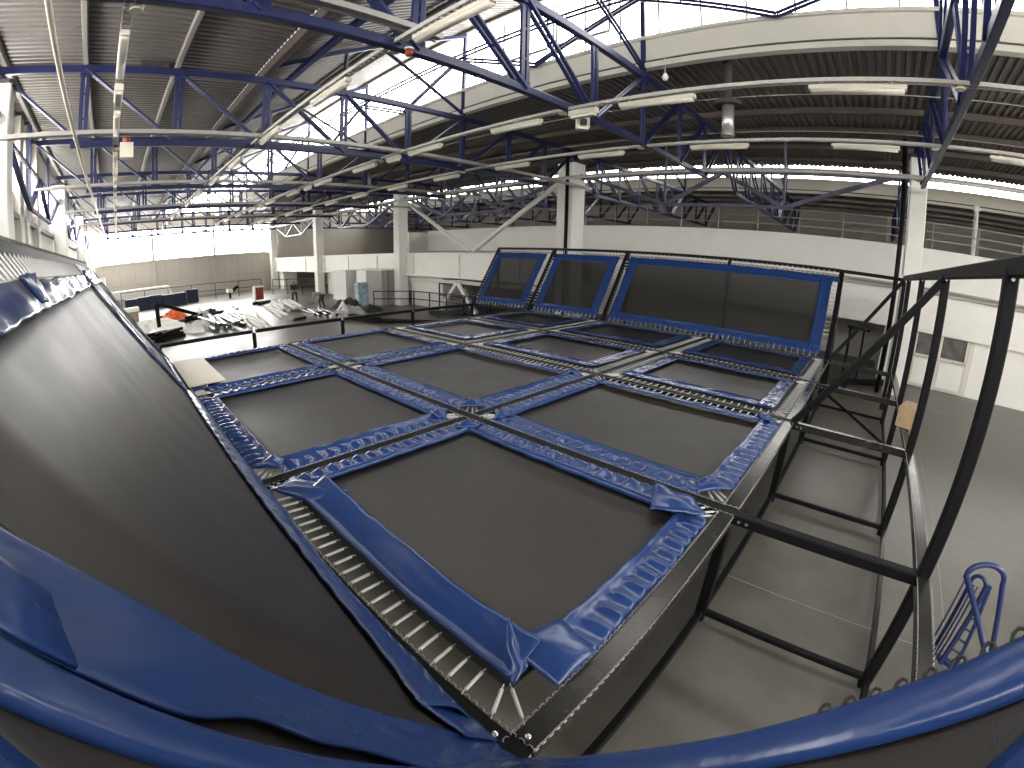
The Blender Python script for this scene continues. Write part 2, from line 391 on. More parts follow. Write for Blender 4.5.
# blue beam under the monitor slope and bracing in the glass plane
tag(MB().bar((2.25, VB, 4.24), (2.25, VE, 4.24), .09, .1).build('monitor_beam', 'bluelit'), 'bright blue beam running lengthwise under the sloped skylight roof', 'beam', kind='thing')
br = thing('glass_bracing', (UG-.12, 10, 4.9), 'dark ladder bar bracing strung lengthwise across the skylight glass', 'bracing')
for k in range(len(TV)-1):
    a, b = TV[k], TV[k+1]; u = UG-.12
    pair(MB(), (u, a, 5.12), (u, b, 5.12), .026, .04, (0, 0, 1)).build('tie_bar', 'blue', br)
    pair(MB(), (u, a, 5.05), (u, (a+b)/2, 4.4), .026, .03, (0, 0, 1)).build('cross_tie', 'blue', br)
    pair(MB(), (u, b, 5.05), (u, (a+b)/2, 4.4), .026, .03, (0, 0, 1)).build('cross_tie', 'blue', br)
# white brace pair in the column plane and the A brace under the girder
wb = thing('wind_brace', (9.05, 10.2, 1.2), 'pair of long white tube braces meeting in a V on the girder', 'brace')
for v in (14.0, 6.6): MB().tube([(9.05, v, 3.2), (9.05, 10.2+(.12 if v > 10 else -.12), 1.25)], .065, 10).build('brace_tube', 'white', wb, smooth=True)
ab = thing('a_frame_brace', (9.2, 11.0, FL), 'white A shaped brace standing under the girder beside the smallest tilted trampoline', 'brace')
for v in (11.9, 10.1): MB().bar((9.2, v, FL), (9.2, 11.0+(.04 if v > 11 else -.04), .2), .16, .14).build('brace_leg', 'white', ab)
# railing on top of the parapet
rl = thing('parapet_railing', (10.55, 3, 2.06), 'thin grey guard railing on top of the white upper wall', 'railing')
for z in (2.25, 2.42, 2.6): MB().bar((10.57, VB, z), (10.57, 14.3, z), .018, .02).build('rail', 'dim', rl)
for k in range(24): MB().bar((10.57, VB+.5+k*.97, 2.05), (10.57, VB+.5+k*.97, 2.62), .022, .022).build('post', 'dim', rl)
pp = MB().tube([(10.75, -2.62, 2.0), (10.75, -2.62, 3.0)], .05, 10).tube([(10.75, -2.62, 3.0), (10.75, -2.62, 3.12)], [.09, .05], 10).build('vent_pipe', 'cream', smooth=True)
tag(pp, 'pale vertical vent pipe rising behind the white parapet', 'pipe')

# ------------------------------------------------------------------ trays, lamp rails, lamps
def perforated(mb, a, b, axis, w=.07, h=.05):
    a = Vector(a); b = Vector(b); n = max(2, int((b-a).length/.07)); ax = Vector(axis)
    up = Z
    for s in (-1, 1): mb.bar(a+ax*s*w/2, b+ax*s*w/2, .012, h)
    for k in range(n):
        c = a.lerp(b, (k+.5)/n); mb.bar(c-ax*w/2, c+ax*w/2, .03, .012)
    return mb
for v, z, l in ((2.5, 2.96, 'perforated steel cable tray lying along the truss over the trampolines'), (5.86, 2.84, 'pale cable tray hanging crosswise just past the trampolines'), (9.6, 2.84, 'pale cable tray hanging crosswise, second from the viewpoint'), (13.4, 2.84, 'pale cable tray hanging crosswise, third from the viewpoint'), (17.3, 2.84, 'pale cable tray hanging crosswise, fourth from the viewpoint')):
    t = thing('cable_tray', (3, v, z), l, 'cable tray', 'crosswise cable trays')
    perforated(MB(), (-2, v, z), (1.75 if v < 3 else 9, v, z), (0, 1, 0), .09).build('tray', 'tray', t)
    MB().bar((-2, v, z-.01), (1.75 if v < 3 else 9, v, z-.01), .04, .016).build('cable', 'tray', t)
CL = mw.translation.copy()
def in_view(p):
    d = W(p)-CL; x, y, z = d.dot(RT), d.dot(UP), d.dot(FW); h = math.hypot(x, y); th = math.atan2(h, z)
    if th > 1.4: return False
    q = 450.1*(th+.07012*th**3-.00241*th**5)
    return abs(q*x/h) < 512 and abs(q*y/h) < 384
RU = [-.47, 1.42, 3.62, 5.5, 7.75]; RZ = [2.76, 2.8, 2.76, 2.76, 2.83]
rname = ['window side rail', 'dark roof edge rail', 'mid trampoline rail', 'gutter side rail', 'column side rail']
def lamp(u, v, z, L, label, group):
    t = thing('tube_lamp', (u, v, z), label, 'lamp', group)
    MB().bar((u, v, z), (u, v+L, z), .066, .04).build('housing', 'lamp', t)
    MB().bar((u, v+.02, z-.03), (u, v+L-.02, z-.026), .062, .04, c=.3).build('diffuser', 'lamp', t, smooth=True)
    for e in (v+.12, v+L-.12): MB().bar((u, e, z), (u, e, z+.07), .02, .02).build('hanger', 'tray', t)
    return t
lp = None; sp = None
for r, (u, z) in enumerate(zip(RU, RZ)):
    t = thing('lamp_rail', (u, 8, z), 'long perforated lamp rail running lengthwise, '+['window side', 'under the dark roof edge', 'above the trampoline middle', 'below the skylight gutter', 'next to the column row'][r], 'lamp rail', 'lamp rails')
    perforated(MB(), (u, -6, z+.06), (u, 27.5, z+.06), (1, 0, 0), .06, .035).build('rail', 'railpaint', t)
    for v in TV[1:]: MB().disc((u+.05, v+.1, z+.03), .045, 12, (0, 0, 1), .05).build('junction_box', 'lamp', t)
    if r == 4: continue
    k = 0; ph = [1.14, 1.55, 1.16, 1.14, .9][r]; v = ph-1.83*3
    while v < 26.5:
        if not (in_view((u, v, z)) or in_view((u, v+.8, z))):
            v += 1.83; continue
        tag_l = 'white tube lamp, %s in view on the %s, from the %s' % (ORD[k], rname[r], 'near end' if r < 2 else 'office side')
        if lp is None:
            lp = lamp(u, v, z, .80, tag_l, 'tube lamps '+rname[r]); lo = Vector((u, v, z))
        else:
            c = copy_tree(lp, Vector((u, v, z))-lo); c['label'] = tag_l; c['group'] = 'tube lamps '+rname[r]
        if r in (0, 2) and k % 2 == (0 if r == 0 else 1) and k < 8:
            tl2 = 'short white ballast box after the %s tube lamp in view on the %s' % (ORD[k], rname[r])
            b = thing('ballast_box', (u, v+1.08, z), tl2, 'ballast box', 'ballast boxes')
            MB().bar((u, v+1.08, z), (u, v+1.42, z), .08, .06).build('housing', 'lamp', b)
            MB().bar((u, v+1.1, z-.045), (u, v+1.4, z-.045), .06, .03).build('diffuser', 'lamp', b)
        k += 1; v += 1.83
pl = MB().tube([(-.93, -6, 2.72), (-.93, 27, 2.72)], .022, 8).build('conduit_pipe', 'lamp', smooth=True)
tag(pl, 'thin pale conduit pipe running lengthwise near the window side', 'pipe')
dl = MB().bar((7.75, -6, 2.93), (7.75, 27, 2.93), .03, .03).build('conduit_rail', 'tray'); tag(dl, 'thin pale rail along the truss ends beside the columns', 'rail')
# duct, fixtures
def duct(u, v, label):
    dt = thing('roof_duct', (u, v, 3.4), label, 'duct')
    MB().tube([(u, v, 2.97), (u, v, 3.2), (u, v, 3.38)], .085, 20).build('pipe', 'galv', dt, smooth=True)
    MB().tube([(u, v, 2.95), (u, v, 2.985)], .095, 20).build('rim', 'galv', dt, smooth=True)
    MB().disc((u, v, 3.38), .2, 16, (0, 0, 1), .05).build('collar', 'dark', dt); MB().tube([(u, v, 3.42), (u, v, 4.08)], .06, 12).build('riser', 'dark', dt, smooth=True)
duct(5.75, 1.5, 'round galvanised duct hanging from the roof past the gutter'); duct(5.75, 10.71, 'small round galvanised duct seen beyond the crossing trays')
fx = thing('square_floodlight', (3.9, 2.62, 2.75), 'square white floodlight on the chord of the truss over the trampolines', 'floodlight')
MB().bar((3.84, 2.56, 2.72), (3.9, 2.62, 2.72), .15, .15).build('housing', 'lamp', fx); MB().bar((3.82, 2.54, 2.72), (3.84, 2.56, 2.72), .075, .075).build('lens', 'dark', fx)
bl = thing('pendant_bulb', (4.9, 1.75, 4.0), 'tiny white pendant bulb near the overhead truss', 'bulb')
MB().tube([(4.9, 2.05, 3.51), (4.9, 2.05, 3.55), (4.9, 2.05, 3.60)], [.03, .042, .02], 10).build('globe', 'foam', bl, smooth=True); MB().tube([(4.9, 2.05, 3.6), (4.9, 2.05, 4.1)], .004, 6).build('cord', 'gutter', bl)
al = thing('alarm_lamp', (1.85, 2.55, 2.9), 'red alarm sounder on the truss chord over the trampolines', 'alarm')
MB().tube([(1.5, 2.55, 2.75), (1.5, 2.55, 2.78), (1.5, 2.55, 2.80)], [.026, .032, .02], 12).build('dome', 'red', al, smooth=True); MB().disc((1.5, 2.55, 2.80), .036, 12, (0, 0, 1), .015).build('base_plate', 'lamp', al)
em = thing('emergency_lamp', (-.36, 5.8, 2.6), 'white emergency lamp with a red top hanging below the window side lamps', 'lamp')
MB().box((-.42, 5.78, 2.52), (-.26, 5.9, 2.70)).build('housing', 'lamp', em); MB().disc((-.34, 5.84, 2.70), .05, 10, (0, 0, 1), .06).build('beacon', 'red', em)
vt = MB().box((-.18, 6.6, 3.98), (.2, 7.0, 4.05)).build('roof_hatch', 'dark'); tag(vt, 'dark square hatch set in the corrugated roof on the window side', 'hatch')
wirem = MB()
for (p, q) in (((6.2, -8, 3.6), (5.9, 12, 3.62)), ((8.3, -8, 3.7), (8.0, 12, 3.7))): wirem.tube([p, q], .007, 5)
tag(wirem.build('ceiling_wire', 'dim'), 'thin tensioned wires strung lengthwise under the roof past the gutter', 'wire')

# ------------------------------------------------------------------ trampoline frame
fr = thing('trampoline_frame', (0, 0, FL), 'black steel frame carrying the whole trampoline court', 'frame')
BW, BH, PW = .078, .055, .06
def hooks(mb, a, b, side, nrm=Z, step=.03, r=.0048):
    a = Vector(a); b = Vector(b); L = (b-a).length; n = int(L/step); d = (b-a)/L; nrm = Vector(nrm)
    for k in range(n):
        c = a+d*(k+.5)*step
        mb.tube([c-d*step*.36, c-d*step*.2+side*r+nrm*.005, c+d*step*.2+side*r+nrm*.005, c+d*step*.36], .0021, 4, cap=False)
def beam(a, b, m='black', name='deck_beam', hk=True, w=BW, h=BH, nrm=Z):
    a = Vector(a); b = Vector(b); nrm = Vector(nrm); off = nrm*(-h/2)
    o = MB().bar(a+off, b+off, w, h, up=nrm, c=.08).build(name, m, fr)
    if hk:
        side = (b-a).normalized().cross(nrm).normalized()
        for s in (-1, 1):
            mb = MB(); hooks(mb, a+side*s*w/2, b+side*s*w/2, side*s, nrm); mb.build('hook_strip', 'hook', o)
    return o
for j in range(5):
    for i in range(4): beam((U[i]+(BW/2 if i else 0), V[j], 0), (U[i+1]-BW/2, V[j], 0), 'highlit' if j == 0 else 'black', hk=j < 3 or i > 1)
for i in range(5):
    for j in range(4):
        if j == 3 and i in (0, 1, 2, 3): continue
        beam((U[i], V[j]-BW/2, 0), (U[i], V[j+1]-BW/2, 0), 'black', hk=j < 3)
# posts below the deck
for i in range(5):
    for j in range(5):
        MB().bar((U[i], V[j], FL), (U[i], V[j], -BH), PW, PW, up=(0, 1, 0)).build('post', 'black', fr)
for i in range(4):
    for j in (0, 4): MB().bar((U[i], V[j], FL+.06), (U[i+1], V[j], FL+.06), .04, .04).build('floor_rail', 'black', fr)
# outer side: posts up to the slope rail, deck level rail, cross beams
for i in range(5):
    MB().bar((U[i], -1, FL), (U[i], -1, H), PW, PW, up=(0, 1, 0)).build('tall_post', 'black', fr)
    if i: MB().bar((U[i], -BW/2, -.03), (U[i], -1, -.03), .058, .06).build('cross_beam', 'highlit' if i > 1 else 'black', fr)
    MB().bar((U[i], 0, FL+.06), (U[i], -1, FL+.06), .036, .036).build('floor_rail', 'black', fr)
    for s in (.05, .09): MB().disc((U[i]-.029, -s-.02, -.03), .008, 8, (-1, 0, 0), .006).build('bolt', 'bolt', fr)
    for s in (-.13, -.08): MB().disc((U[i]-.030, -1-.0, H+s*.4+.01), .009, 8, (-1, 0, 0), .006).build('bolt', 'bolt', fr)
for i in range(4):
    beam((U[i]+.03, -1, 0), (U[i+1]-.03, -1, 0), 'highlit', 'outer_rail', w=.062)
    MB().bar((U[i], -1, FL+.06), (U[i+1], -1, FL+.06), .036, .036).build('floor_rail', 'highlit' if i == 1 else 'black', fr)
    MB().bar((U[i], -1, H), (U[i+1], -1, H), .05, .075).build('top_rail', 'black', fr)
UE = U[4]+SL
MB().bar((U[4], -1, H), (UE, -1, H), .05, .075).build('top_rail', 'black', fr)
for a, b in (((U[2], -.03, 0), (U[2], -1, H-.02)), ((U[4], -.03, 0), (UE, -1, H-.02))):
    MB().bar(a, b, .055, .06, up=(1, 0, 0)).build('slope_brace', 'black', fr)
MB().bar((U[3]+1.1, -.02, -.3), (U[3]+.4, -1, FL+.1), .03, .03).build('floor_brace', 'black', fr)
# end slope frame (far) and near slope frame
for v in (V[0], V[2], V[3], V[4]-.03):
    nrm = Vector((-H, 0, SL)).normalized()
    beam((U[4], v, 0), (UE, v, H), 'black', 'slope_beam', nrm=nrm)
beam((UE, -1, H), (UE, 0, H), 'black', 'top_rail', hk=False, w=.05)
for a, b in ((V[0], V[2]), (V[2], V[3]), (V[3], V[4])): beam((UE, a, H), (UE, b, H), 'black', 'top_rail', w=.06)
for v in (V[0], V[1], V[2], V[3], V[4], -1): MB().bar((UE, v, FL), (UE, v, H-.05), PW, PW, up=(0, 1, 0)).build('slope_post', 'black', fr)
for v in (V[0], V[2], V[3]): MB().bar((UE, v, FL+.06), (U[4], v, FL+.06), .04, .04).build('floor_rail', 'black', fr)
nrmL = Vector((H, 0, SL)).normalized(); nrmR = Vector((0, 1, H)).normalized(); nrmR = Vector((0, H, 1)).normalized()
for v in (V[2], V[3]): beam((0, v, 0), (-SL, v, H), 'black', 'slope_beam', nrm=nrmL)
beam((0, -.075, -.03), (-SL, -.075, H-.03), 'black', 'slope_beam', nrm=nrmL, w=.15, hk=False)
for a, b in ((V[0], V[2]), (V[2], V[3])): beam((-SL, a, H), (-SL, b, H), 'black', 'top_rail', w=.06)
MB().bar((-SL, -1, H), (-SL, 0, H), .06, .06).build('top_rail', 'black', fr); MB().bar((-SL, -1, H), (0, -1, H), .06, .06).build('top_rail', 'black', fr)
for v in (-1, V[0], V[1], V[2], V[3]): MB().bar((-SL, v, FL), (-SL, v, H-.05), PW, PW, up=(0, 1, 0)).build('slope_post', 'black', fr)
beam((-.05, -.03, -.03), (-.075, -1, H-.02), 'black', 'slope_beam', nrm=nrmR, w=.085, hk=False)
# corner joint with its bolts
MB().box((-.038, -.038, -.058), (.04, .038, .001)).build('corner_plate', 'black', fr)
for p in ((.06, .0), (.006, .07)): MB().tube([(p[0], p[1], 0), (p[0], p[1], .008), (p[0], p[1], .013)], [.011, .010, .005], 12).build('bolt', 'bolt', fr, smooth=True)

# ------------------------------------------------------------------ trampolines
def spring_mesh():
    """unit spring lying along x: close coil body with a hook at each end"""
    mb = MB(); n = 34; pts = []; rad = []
    body0, body1 = .16, .84
    for k in range(n+1):
        t = k/n; pts.append((body0+(body1-body0)*t, 0, 0)); rad.append(.068 if k % 2 else .058)
    mb.tube(pts, rad, 8)
    for s in (0, 1):
        f = (lambda x: x) if s == 0 else (lambda x: 1-x)
        mb.tube([(f(.16), 0, .03), (f(.10), 0, .03), (f(.04), 0, .02), (f(.0), 0, -.02), (f(.02), 0, -.06), (f(.06), 0, -.05)], .017, 5)
    me = bpy.data.meshes.new('spring'); me.from_pydata([Vector(p) for p in mb.v], [], mb.f); me.materials.append(M['spring'])
    me.polygons.foreach_set('use_smooth', [True]*len(me.polygons)); return me
SPM = spring_mesh()
def spring(parent, a, b, fat=1., nrm=Z):
    a = W(a); b = W(b); d = b-a; L = d.length; x = d/L; y = Vector(nrm).cross(x).normalized(); z = x.cross(y)
    o = bpy.data.objects.new('spring', SPM); COL.objects.link(o); o.parent = parent
    k = .185*fat
    o.matrix_basis = Matrix.Translation(a-ORG[parent.name]) @ Matrix((x*L, y*k, z*k)).transposed().to_4x4()
    return o
def spring_row(parent, a0, a1, b0, b1, n, fat=1., nrm=Z):
    a0, a1, b0, b1 = map(Vector, (a0, a1, b0, b1))
    for k in range(n):
        t = (k+.5)/n; spring(parent, a0.lerp(a1, t), b0.lerp(b1, t), fat, nrm)

def pad(name, parent, a, b, inw, nrm, x0, x1, style='cover', seed=0, amp=.013, pitch=.088, mat_='vinyl', wob=.012, solid=.006, m=10):
    """vinyl strip along the edge a-b; inw points to the mat, nrm out of it"""
    a = Vector(a); b = Vector(b); inw = Vector(inw).normalized(); nrm = Vector(nrm).normalized(); L = (b-a).length; n = max(8, int(L/(.011 if style == 'cover' else .022)))
    def fn(s, t):
        d = s*L
        w0 = x0+wob*nz(d*3.1, seed, 1); w1 = x1+wob*.6*nz(d*2.3, seed, 5)
        x = w0+(w1-w0)*t; h = .014
        if style == 'cover':
            bump = (.5+.5*math.cos(2*math.pi*d/pitch))**2.2*amp*min(1, max(0, (.68-t)/.16))*min(1, t/.1) if amp else 0
            roll = .02*math.exp(-((t-.88)/.09)**2)
            h = .012+bump+roll+.006*nz(d*9, t*3, seed)-.012*max(0, (t-.94)/.06)
            h -= .012*max(0, 1-t/.12)
        elif style == 'roll':
            h = .012+.03*math.sin(math.pi*min(1, max(0, t)))+.004*nz(d*7, t*3, seed)
        elif style == 'flat':
            h = .016+.007*nz(d*6, t*4, seed)+.004*nz(d*15, t*6, seed+3)+.010*math.exp(-((t-.9)/.08)**2)
        elif style == 'flip':
            h = .012+.022*math.exp(-((t-.03)/.07)**2)+.052*t**1.3+.014*t*math.sin(d*7.5+seed)+.01*t*nz(d*8, t*3, seed)
            x = w0+(w1-w0)*t*(1-.12*math.sin(d*2.1+.6)**2)
        elif style == 'drape':
            h = .014+.010*nz(d*3, t*1.5, seed)+.005*math.sin(d*21+4*nz(d*2, 0, seed))*t
            x = w0+(w1-w0)*t+t*(.022*nz(d*2.2, 7, seed)+.008*nz(d*9, 3, seed))
        return a+(b-a)*s+inw*x+nrm*h
    return MB().grid(fn, n, m).build(name, mat_, parent, smooth=True, solid=solid)

def flap(parent, pts, n=8, seed=0, amp=.012, mat_='vinyl'):
    """curled sheet corner: bilinear patch over four points"""
    p = [Vector(q) for q in pts]
    def fn(s, t):
        q = (p[0]*(1-s)+p[1]*s)*(1-t)+(p[3]*(1-s)+p[2]*s)*t
        return q+Z*(amp*math.sin(math.pi*s)*math.sin(math.pi*t)+amp*.6*nz(s*3, t*3, seed))
    return MB().grid(fn, n, n).build('pad_flap', mat_, parent, smooth=True, solid=.005)

def mat_sheet(parent, fn, nu, nv, m='mesh', name='mat'):
    return MB().grid(fn, nu, nv).build(name, m, parent, smooth=True, solid=.004)

cols = ['nearest', 'second', 'third', 'fourth']
row_txt = ['along the open outer side', 'in the middle row', 'in the row facing the work area']
IN, MI = .035, .165          # beam edge and mat edge, measured from the beam line
def deck_tramp(i, j):
    far = i >= 2
    lab = {(0, 0): 'black trampoline nearest the viewpoint with its blue pad turned back off the springs', (1, 0): 'second deck trampoline along the open outer side', (2, 0): 'third deck trampoline along the open outer side', (3, 0): 'narrow looking deck trampoline at the foot of the wide tilted one, outer side',
           (0, 1): 'middle row deck trampoline lying against the long near slope', (1, 1): 'middle row deck trampoline, second from the long near slope', (2, 1): 'middle row deck trampoline, third from the long near slope', (3, 1): 'middle row deck trampoline at the foot of the wide tilted one',
           (0, 2): 'deck trampoline with a pale board lying on its end', (1, 2): 'work area side deck trampoline right after the one with the board', (2, 2): 'work area side deck trampoline, second after the one with the board', (3, 2): 'work area side deck trampoline at the foot of the middle tilted one'}[(i, j)]
    u0, u1, v0, v1 = U[i], U[i+1], V[j], V[j+1]; c = ((u0+u1)/2, (v0+v1)/2, 0)
    t = thing('deck_trampoline', c, lab, 'trampoline', 'deck trampolines')
    def fn(s, q):
        u = u0+MI+(u1-u0-2*MI)*s; v = v0+MI+(v1-v0-2*MI)*q
        return (u, v, -.012-.02*math.sin(math.pi*s)*math.sin(math.pi*q))
    mat_sheet(t, fn, 14, 14)
    mb = MB(); w = .022
    for (a, b) in (((u0+MI, v0+MI), (u1-MI, v0+MI)), ((u1-MI, v0+MI), (u1-MI, v1-MI)), ((u1-MI, v1-MI), (u0+MI, v1-MI)), ((u0+MI, v1-MI), (u0+MI, v0+MI))):
        mb.bar((*a, -.008), (*b, -.008), .03, .008)
    mb.build('webbing', 'web', t)
    edges = dict(u0=((u0, v0), (u0, v1), (1, 0)), u1=((u1, v0), (u1, v1), (-1, 0)), v0=((u0, v0), (u1, v0), (0, 1)), v1=((u0, v1), (u1, v1), (0, -1)))
    for k, (nm, (a, b, inw)) in enumerate(edges.items()):
        seed = i*17+j*5+k*2.3; a = Vector((*a, 0)); b = Vector((*b, 0)); iw = Vector((*inw, 0)); d = (b-a).normalized(); L = (b-a).length
        shown = far or (i, j) in ((1, 2),) and nm in ('u1',) or (i in (1,) and nm == 'u1')
        if (i, j) == (0, 0) and nm == 'u0':
            pad('pad', t, a+d*.17, b-d*.30, iw, Z, .158, .325, 'flip', 3, solid=.012)
            spring_row(t, a+iw*IN+d*.20, b+iw*IN-d*.20, a+iw*(MI-.01)+d*.22, b+iw*(MI-.01)-d*.22, 21)
            continue
        if shown:
            pad('pad', t, a+d*.19, b-d*.19, iw, Z, .185, .335 if far else .30, 'flat', seed)
            n = int(L/.082)
            spring_row(t, a+iw*IN+d*.17, b+iw*IN-d*.17, a+iw*(MI-.008)+d*.18, b+iw*(MI-.008)-d*.18, n, .8)
        else:
            e0 = .19 if not ((i, j) == (0, 0) and nm == 'v0') else .27
            pad('pad', t, a+d*e0, b-d*(.17 if not ((i, j) == (0, 0) and nm == 'v0') else .19), iw, Z, .045, .215 if not far else .2, 'cover', seed)
    # corner springs fan out to the beam crossings
    for (cu, cv, su, sv) in ((u0, v0, 1, 1), (u1, v0, -1, 1), (u0, v1, 1, -1), (u1, v1, -1, -1)):
        mc = Vector((cu+su*(MI+.0), cv+sv*(MI+.0), -.002))
        if (i, j) == (0, 0) and (cu, cv) == (u0, v0):
            spring(t, (.035, .115, 0), (.15, .175, 0)); spring(t, (.085, .035, 0), (.165, .165, 0)); continue
        for (da, db, ma, mb2) in ((.05, .04, .0, .0), (.04, .10, .0, .03), (.10, .04, .03, .0)):
            spring(t, (cu+su*da, cv+sv*db, .0), mc+Vector((su*ma, sv*mb2, 0)))
    return t
TR = {}
for i in range(4):
    for j in range(3): TR[(i, j)] = deck_tramp(i, j)
t = TR[(0, 0)]
# loose pad ends on the nearest trampoline
flap(t, [(.165, .20, .01), (.16, .075+.07, .012), (.235, .155, .03), (.31, .31, .085)], seed=1, amp=.02)
flap(t, [(.24, .045, .02), (.42, .035, .03), (.45, .20, .045), (.235, .26, .05)], seed=2)
flap(t, [(.05, 1.79, .02), (.165, 1.52, .03), (.36, 1.42, .065), (.21, 1.83, .03)], seed=3, amp=.02)
flap(t, [(1.28, .30, .05), (1.44, .07, .03), (1.545, .18, .035), (1.52, .40, .06)], seed=5, amp=.03)
for (i, j, c, sx, sy, sd) in ((0, 1, (0, 1.927), 1, 1, 11), (0, 1, (1.616, 1.927), -1, 1, 12), (1, 0, (1.616, 1.927), 1, -1, 13), (1, 1, (1.616, 1.927), 1, 1, 14), (0, 0, (1.616, 1.927), -1, -1, 15), (1, 0, (1.616, 0), 1, 1, 16), (0, 2, (1.616, 3.978), -1, 1, 17), (1, 1, (3.355, 1.927), -1, 1, 18), (1, 0, (3.355, 0), -1, 1, 19)):
    x, y = c
    flap(TR[(i, j)], [(x+sx*.05, y+sy*.20, .02), (x+sx*.20, y+sy*.05, .02), (x+sx*.25, y+sy*.17, .035), (x+sx*.17, y+sy*.25, .035)], seed=sd, amp=.03)

def slope_tramp(label, base, ax, run, e0, e1, vis, n_top, n_side, m, name='tilted_trampoline', pads=(.085, .14), top=.86, low=.08, side_gap=(.13, .13), padw=.21, spring_sides=(1, 1), drape=False, group='tilted trampolines'):
    """panel whose foot runs along v from e0 to e1 at u=base, rising by run along ax"""
    nrm = Vector((-ax*H, 0, run)).normalized(); up = Vector((ax*run, 0, H)); upn = up.normalized(); LEN = up.length
    P = lambda q, v, h=0.: Vector((base, v, 0))+up*q+nrm*h
    t = thing(name, P(0, (e0+e1)/2), label, 'trampoline', group)
    g0, g1 = side_gap
    mat_sheet(t, lambda s, q: P(low+(top-low)*s, e0+g0+(e1-e0-g0-g1)*q, -.015*math.sin(math.pi*s)*math.sin(math.pi*q)), 14, 16, m)
    return t, P, upn, nrm
def far_panel(e0, e1, label, n_top):
    t, P, upn, nrm = slope_tramp(label, U[4], 1, SL, e0, e1, None, 0, 0, 'meshthin', side_gap=(.17, .17), low=.1, top=.87)
    a, b = e0+.12, e1-.12; w = .165
    spring_row(t, P(.0, a, .01), P(.0, b, .01), P(.065, a, .02), P(.065, b, .02), n_top-4, 1.0, nrm)
    pad('pad', t, P(.035, a), P(.035, b), upn, nrm, .0, w, 'flat', e0*3)
    pad('pad', t, P(.90, a), P(.90, b), -upn, nrm, .0, w, 'flat', e0*3+1)
    pad('pad', t, P(.09, e0), P(.86, e0), (0, 1, 0), nrm, .13, .31, 'flat', e0*3+2)
    pad('pad', t, P(.09, e1), P(.86, e1), (0, -1, 0), nrm, .13, .31, 'flat', e0*3+4)
    for v, s in ((e0, 1), (e1, -1)):
        spring_row(t, P(.10, v+s*.035), P(.86, v+s*.035), P(.10, v+s*.15), P(.86, v+s*.15), 17, 1.25, nrm)
    spring_row(t, P(.985, e0+.05), P(.985, e1-.05), P(.895, e0+.16), P(.895, e1-.16), n_top, 1.2, nrm)
    return t
fw = far_panel(V[0], V[2], 'widest tilted trampoline with blue pads, beside the open outer side', 44)
far_panel(V[2], V[3], 'middle tilted trampoline with blue pads, between the widest and the smallest', 20)
far_panel(V[3], V[4], 'smallest looking tilted trampoline with blue pads, next to the white A brace', 19)
flap(fw, [(UE-.10, .30, 1.20), (UE-.10, .03, 1.21), (UE-.14, -.0, 1.12), (UE-.12, .2, 1.14)], seed=4, amp=.02)
# the long near slope
t, P, upn, nrm = slope_tramp('huge sloped trampoline filling the near window side, blue pads on its edges', 0, -1, SL, V[0], V[2], None, 0, 0, 'mesh', side_gap=(.05, .1), low=.07, top=.86, name='tilted_trampoline')
def footpad(s_, q):                                # foot pad drifting up the slope towards the near corner
    v = .10+(V[2]-.2)*s_; e = math.exp(-(v-.1)/.42); lift = min(1, max(0, (v-1.0)/.5))
    x0 = .115*e-.03*lift+.007*nz(v*2.2, 4); x1 = .13+.225*e+.007*nz(v*3, 8); x = x0+(x1-x0)*q
    h = .010+.024*math.sin(math.pi*min(1, q*1.05))**.7+.022*lift*(1-q)+.004*nz(v*7, q*3, 6)+.002*math.sin(v*40+q*3)*q
    return P(0, v)+upn*x+nrm*h
MB().grid(footpad, 150, 12).build('pad', 'vinyl', t, smooth=True, solid=.006)
pad('pad', t, P(.895, -.05), P(.895, V[2]-.1), -upn, nrm, .0, .105, 'drape', 33, m=14)
pad('pad', t, P(.06, V[2]), P(.90, V[2]), (0, -1, 0), nrm, .03, .17, 'flat', 35)
def sidepad(s, q):                                # broad near-edge pad with a loose scalloped rim
    a = s*.93+.03; k = min(1, a/.3)
    vo = -.03-.068*k+(.008*math.sin(a*17)+.024*math.exp(-((a-.56)/.11)**2)*(1+.4*math.sin(a*48)))*k; vi = .046+.022*math.exp(-((a-.62)/.1)**2)-.05*max(0, (a-.70)/.2)
    v = vo+(vi-vo)*q
    return P(a, v, .002+.004*nz(a*9, q*2, 9)+.006*(1-q)**2*(1+math.sin(a*17))*.5+.003*math.exp(-((q-.93)/.05)**2)+.007*math.sin(a*40+q*5)*q*(1-q)*2)
MB().grid(sidepad, 60, 14).build('pad', 'vinyl', t, smooth=True, solid=.006)
flap(t, [P(.69, -.10, .01), P(.95, -.12, .02), P(.93, -.02, .028), P(.71, -.045, .022)], seed=6, amp=.008)
spring_row(t, P(.985, .1), P(.985, V[2]-.1), P(.89, .12), P(.89, V[2]-.12), 50, .8, nrm)
flap(t, [P(.84, 1.10, .02), P(.895, 1.0, .03), P(.895, 1.2, .045), P(.835, 1.16, .03)], seed=8, amp=.012)
flap(t, [P(.03, .03, .012), P(.06, .17, .02), P(.23, .12, .02), P(.16, .02, .012)], seed=9, amp=.008)
t, P, upn, nrm = slope_tramp('narrow sloped trampoline seen edge on behind the huge sloped one', 0, -1, SL, V[2], V[3], None, 0, 0, 'mesh', side_gap=(.12, .12), low=.07, top=.87)
pad('pad', t, P(.0, V[2]+.06), P(.0, V[3]-.06), upn, nrm, .055, .18, 'flat', 41)
pad('pad', t, P(.925, V[2]+.06), P(.925, V[3]-.06), -upn, nrm, .0, .17, 'flat', 43)
pad('pad', t, P(.06, V[2]), P(.92, V[2]), (0, 1, 0), nrm, .08, .28, 'flat', 45)
pad('pad', t, P(.06, V[3]), P(.92, V[3]), (0, -1, 0), nrm, .05, .25, 'flat', 47)
